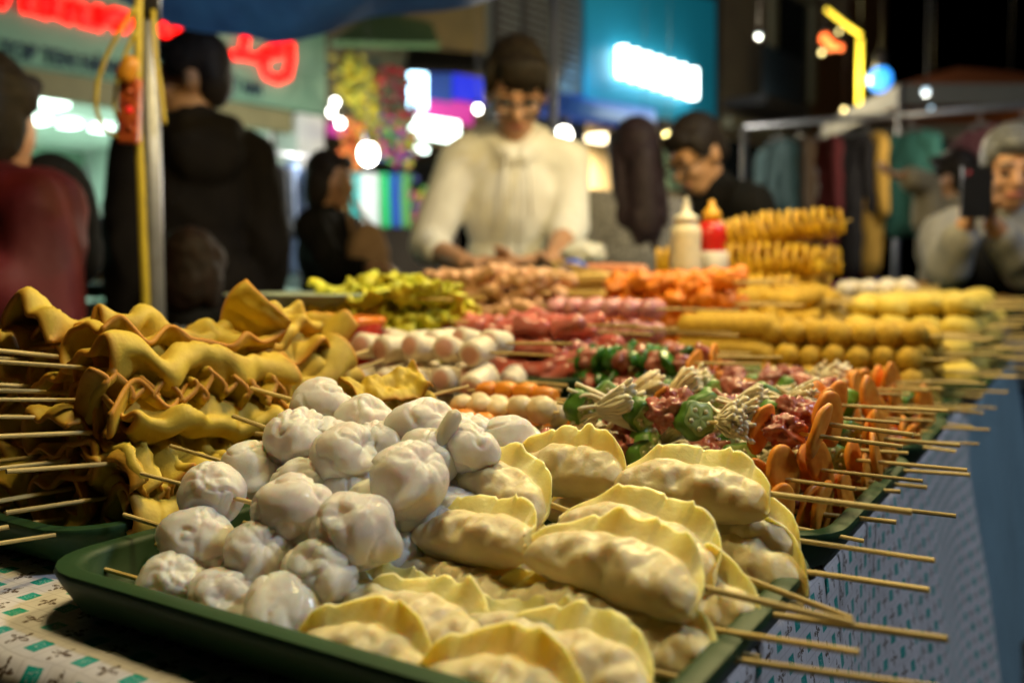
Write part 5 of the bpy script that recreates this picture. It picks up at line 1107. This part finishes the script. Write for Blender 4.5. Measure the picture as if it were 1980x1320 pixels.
# shuttered building
e3, b3 = building('grey building with tall louvred shutters behind the vendor', 940, 1132, 9, m_slate, 0, 2.6)
fbox('ground_wall', m_dwall, e3, ft(945), ft(1128), 0, 2.59, -3, -2.5, b3)
m_lou = M('louvre_slat', (.22, .27, .30), rough=.6)
for c0, c1 in ((952, 998), (1006, 1052), (1060, 1106)):
    t0, t1_ = ft(c0), ft(c1); fbox('shutter_frame', m_dwall, e3, t0, t1_, 3.75, 5.6, .003, .05, b3)
    for k in range(18):
        z = 3.82 + k * .1; b = MB(); b.box(F((t0 + t1_) / 2, z, .085) - b3, (t1_ - t0 - .08, .06, .015), FR3 @ Matrix.Rotation(.5, 3, 'X')); b.build('louvre', m_lou, e3, smooth=False)
aw = MB(); ga = [fac(1055, 175, .05), fac(1268, 210, .05), fac(1268, 246, .9), fac(1040, 212, .9)]
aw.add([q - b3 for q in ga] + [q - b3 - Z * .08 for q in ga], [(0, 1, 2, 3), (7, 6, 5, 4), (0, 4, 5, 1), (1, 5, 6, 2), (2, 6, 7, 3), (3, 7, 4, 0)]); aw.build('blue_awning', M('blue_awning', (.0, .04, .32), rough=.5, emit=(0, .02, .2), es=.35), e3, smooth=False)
# teal sign building
e4, b4 = building('teal panelled shop building with glowing white lettering', 1132, 1388, 9, m_dwall, 0, 3.55)
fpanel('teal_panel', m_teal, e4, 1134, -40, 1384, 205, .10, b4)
l = bpy.data.lights.new('sign_light', 'AREA'); l.shape = 'RECTANGLE'; l.energy = 14; l.color = (.25, .65, 1); l.size = 2.5; l.size_y = .3; lo = bpy.data.objects.new('sign_light', l); COL.objects.link(lo); lo.parent = e4
lo.matrix_world = Matrix.Identity(4); lo.location = fac(1268, 150, 1.1) - b4; lo.rotation_euler = (fac(1268, 130, 0) - fac(1268, 150, 1.1)).to_track_quat('-Z', 'Y').to_euler()
m_wsign = M('lit_white_letter', (1, 1, 1), emit=(.85, 1, .97), es=8)
x0, yt, yb = 1204, 92, 148
for k in range(7):
    x = 1204 + k * 22.5; y0_ = 92 + (x - 1204) * .315; y1_ = 148 + (x - 1204) * .315
    strokes('sign_letter', e4, [[(x, y0_), (x, y1_)]] + ([[(x, (y0_ + y1_) / 2), (x + 14, (y0_ + y1_) / 2 + 4)]] if k < 6 else []) + ([[(x - 8, y0_ + 4), (x - 8, y1_ - 4)]] if k == 6 else []), m_wsign, .085, .22, b4)
fbox('side_wall', M('mint_wall', (.30, .48, .33), rough=.6), e4, ft(1290, -.5), ft(1380, -.5), .1, 3.53, -.6, -.5, b4)
fbox('back_wall', M('warm_wall', (.72, .55, .32), rough=.6), e4, ft(1120, -1.0), ft(1300, -1.0), .1, 3.54, -1.1, -1.0, b4)
for px, py, s_ in ((1160, 275, .25), (1165, 320, .3), (1170, 345, .3)): pass
fbox('ceiling_lamp', M('lit_warm_panel', (1, 1, 1), emit=(1, .82, .5), es=6), e4, ft(1160, -.6) - .25, ft(1160, -.6) + .25, 3.20, 3.26, -.8, -.4, b4)
l = bpy.data.lights.new('shop_light', 'AREA'); l.energy = 140; l.color = (1, .80, .5); l.size = .6; lo = bpy.data.objects.new('shop_light', l); COL.objects.link(lo); lo.parent = e4; lo.location = F(ft(1165, -.4), 3.1, -.35) - b4
# dark buildings on the right
e5, b5 = building('dim beige building with pale window frames and a balcony', 1388, 1562, 11, M('dim_beige_wall', (.20, .16, .11), (.15, .12, .09), ns=1.5, rough=.8), 0, 0)
m_fr = M('pale_frame', (.28, .26, .18), rough=.7); m_pane = M('dark_pane', (.02, .025, .03), rough=.1)
for c0, c1, z0_, z1_ in ((1478, 1556, 4.6, 7.4),):
    t0, t1_ = ft(c0), ft(c1); fw = fbox('window', m_pane, e5, t0, t1_, z0_, z1_, .003, .03, b5)
    for (a0, a1, c_, d_) in ((t0 - .1, t0 + .12, z0_, z1_), (t1_ - .12, t1_ + .1, z0_, z1_), (t0 - .1, t1_ + .1, z1_ - .9, z1_ + .2)): fbox('window_frame', m_fr, fw, a0, a1, c_, d_, .031, .12, b5 - b5 + b5)
fbox('balcony', m_dwall, e5, ft(1392), ft(1475), 4.0, 4.15, 0, .8, b5)
for k in range(14): t = ft(1392) + (ft(1475) - ft(1392)) * (k + .5) / 14; fbox('baluster', m_frame, e5, t - .015, t + .015, 4.151, 5.0, .70, .74, b5)
fbox('shop_front', m_pane, e5, ft(1392), ft(1560), .2, 3.5, .003, .03, b5); fbox('cornice', m_fr, e5, ft(1390), ft(1500), 3.65, 3.85, .003, .2, b5)
e6, b6 = building('brown far building under the yellow light tube', 1562, 1700, 8, m_brownw, 0, 0)
fbox('shop_front', m_pane, e6, ft(1566), ft(1690), .2, 2.4, .003, .03, b6)
# far lights
m_yt = M('lit_yellow_tube', (1, .8, .1), emit=(1, .72, .05), es=2.2); m_rb = M('lit_red_bulb', (1, .2, .05), emit=(1, .16, .03), es=3.5); m_bb = M('lit_blue_globe', (.1, .4, 1), emit=(.03, .32, 1), es=2.2); m_wb = M('lit_white_bulb', (1, 1, 1), emit=(1, .97, .88), es=13); m_yb = M('lit_yellow_bulb', (1, .85, .4), emit=(1, .8, .3), es=6)
yt_ = thing('light_tube', 'bent yellow neon light tube hanging over the far street', 'light', P(1662, 205, 11)); o = P(1662, 205, 11)
b = MB(); b.tube([P(1597, 18, 11) - o, P(1640, 52, 11) - o, P(1664, 68, 11) - o], .022, n=8); b.build('upper_arm', m_yt, yt_); b = MB(); b.tube([P(1663, 76, 11) - o, P(1661, 205, 11) - o], .03, n=8); b.build('lower_arm', m_yt, yt_)
b = MB(); b.tube([P(1664, 68, 11.1) - o, P(1664, -400, 11.1) - o], .01, n=5); b.build('wire', m_frame, yt_)
def bulbs(lst, mat, nm, group):
    for i, (px, py, Y, r_, lb) in enumerate(lst): lamp('street_bulb', lb, P(px, py, Y), 0, WARM, 3.0, rad=r_, mat=mat, group=group, cat='bulb')
bulbs([(1595, 75, 10, .05, 'upper red bulb of the far cluster'), (1608, 88, 10, .05, 'lower red bulb of the far cluster'), (1625, 92, 10, .03, 'rightmost red bulb of the far cluster')], m_rb, 'red', 'red street bulbs')
bulbs([(1589, 102, 10, .02, 'small yellow bulb below the red cluster'), (1622, 62, 10, .015, 'small yellow bulb beside the bent tube'), (1632, 212, 10, .02, 'small yellow bulb under the bent tube')], m_yb, 'yellow', 'yellow street bulbs')
bulbs([(1702, 154, 10, .12, 'big blue globe lamp right of the yellow tube')], m_bb, 'blue', None)
bulbs([(712, 297, 7.5, .075, 'large white lamp above the woman in black'), (648, 198, 8, .03, 'uppermost of the three small white bulbs near the mint shop'), (641, 217, 8, .03, 'leftmost of the three small white bulbs'), (658, 238, 8, .032, 'lowest of the three small white bulbs'), (924, 211, 6.5, .025, 'white bulb beside the vendor ear'), (1090, 262, 6.5, .055, 'round white lamp right of the vendor'), ], m_wb, 'white', 'white street bulbs')
bulbs([(1244, 250, 9, .05, 'yellowish lamp above the long haired woman'), (1291, 262, 9, .03, 'small yellowish lamp above the man with glasses')], m_yb, 'yellow', 'yellowish lamps')
bulbs([(1790, 178, 4.9, .02, 'small pale bulb added over the hanging clothes at right'), (1467, 70, 9, .02, 'small cool bulb above right of the man with glasses'), (1800, 210, 9, .02, 'tiny pale bulb under the orange tent'), (1952, 175, 10, .05, 'dim pale bulb at the right edge')], M('lit_dim_bulb', (.8, .9, 1), emit=(.6, .85, 1), es=1.6), 'dim', 'dim cool bulbs')  # clothes bulb is added for light; cool bulb is raised to brighten the facade
# point lights at the street lamps, two of them added to brighten clothes and facade
for p, en, c in ((P(1467, 78, 9.0), 130, (1, .85, .6)), (P(650, 225, 7.4), 55, (1, .95, .9)), (P(1790, 190, 4.9), 13, (1, .85, .6)), (P(1640, 130, 10.4), 130, (1, .8, .3)), (P(712, 297, 7.5), 75, (1, .95, .85)), (P(1090, 262, 6.5), 70, (1, .93, .8)), (P(1244, 250, 9), 60, (1, .85, .5))):
    l = bpy.data.lights.new('bulb_light', 'POINT'); l.energy = en; l.color = c; l.shadow_soft_size = .08; lo = bpy.data.objects.new('bulb_light', l); COL.objects.link(lo); lo.location = p + Vector((0, -.02, -.16))

# unseen cool street lamp added right of the camera to light the side cloth
sp_ = Vector((3.2, .2, 0)); e = thing('added_street_lamp', 'added tall street lamp with cool white head, unseen, lighting the right cloth', 'street lamp', sp_)
b = MB(); b.tube([(0, 0, 0), (0, 0, 3.6), (-.3, .2, 4.0)], [.06, .045, .04], n=10); b.build('post', m_steel, e)
b = MB(); b.box((-.45, .3, 4.0), (.5, .22, .08), Matrix.Rotation(-.6, 3, 'Z')); b.build('lamp_head', m_steel, e, smooth=False)
b = MB(); b.box((-.45, .3, 3.952), (.42, .16, .012), Matrix.Rotation(-.6, 3, 'Z')); b.build('diffuser', M('lit_cool_head', (1, 1, 1), emit=(.6, .75, 1), es=12), e, smooth=False)
l = bpy.data.lights.new('lamp_light', 'POINT'); l.energy = 230; l.color = (.72, .84, 1); l.shadow_soft_size = .15; lo = bpy.data.objects.new('lamp_light', l); COL.objects.link(lo); lo.parent = e; lo.location = (-.45, .3, 3.85)
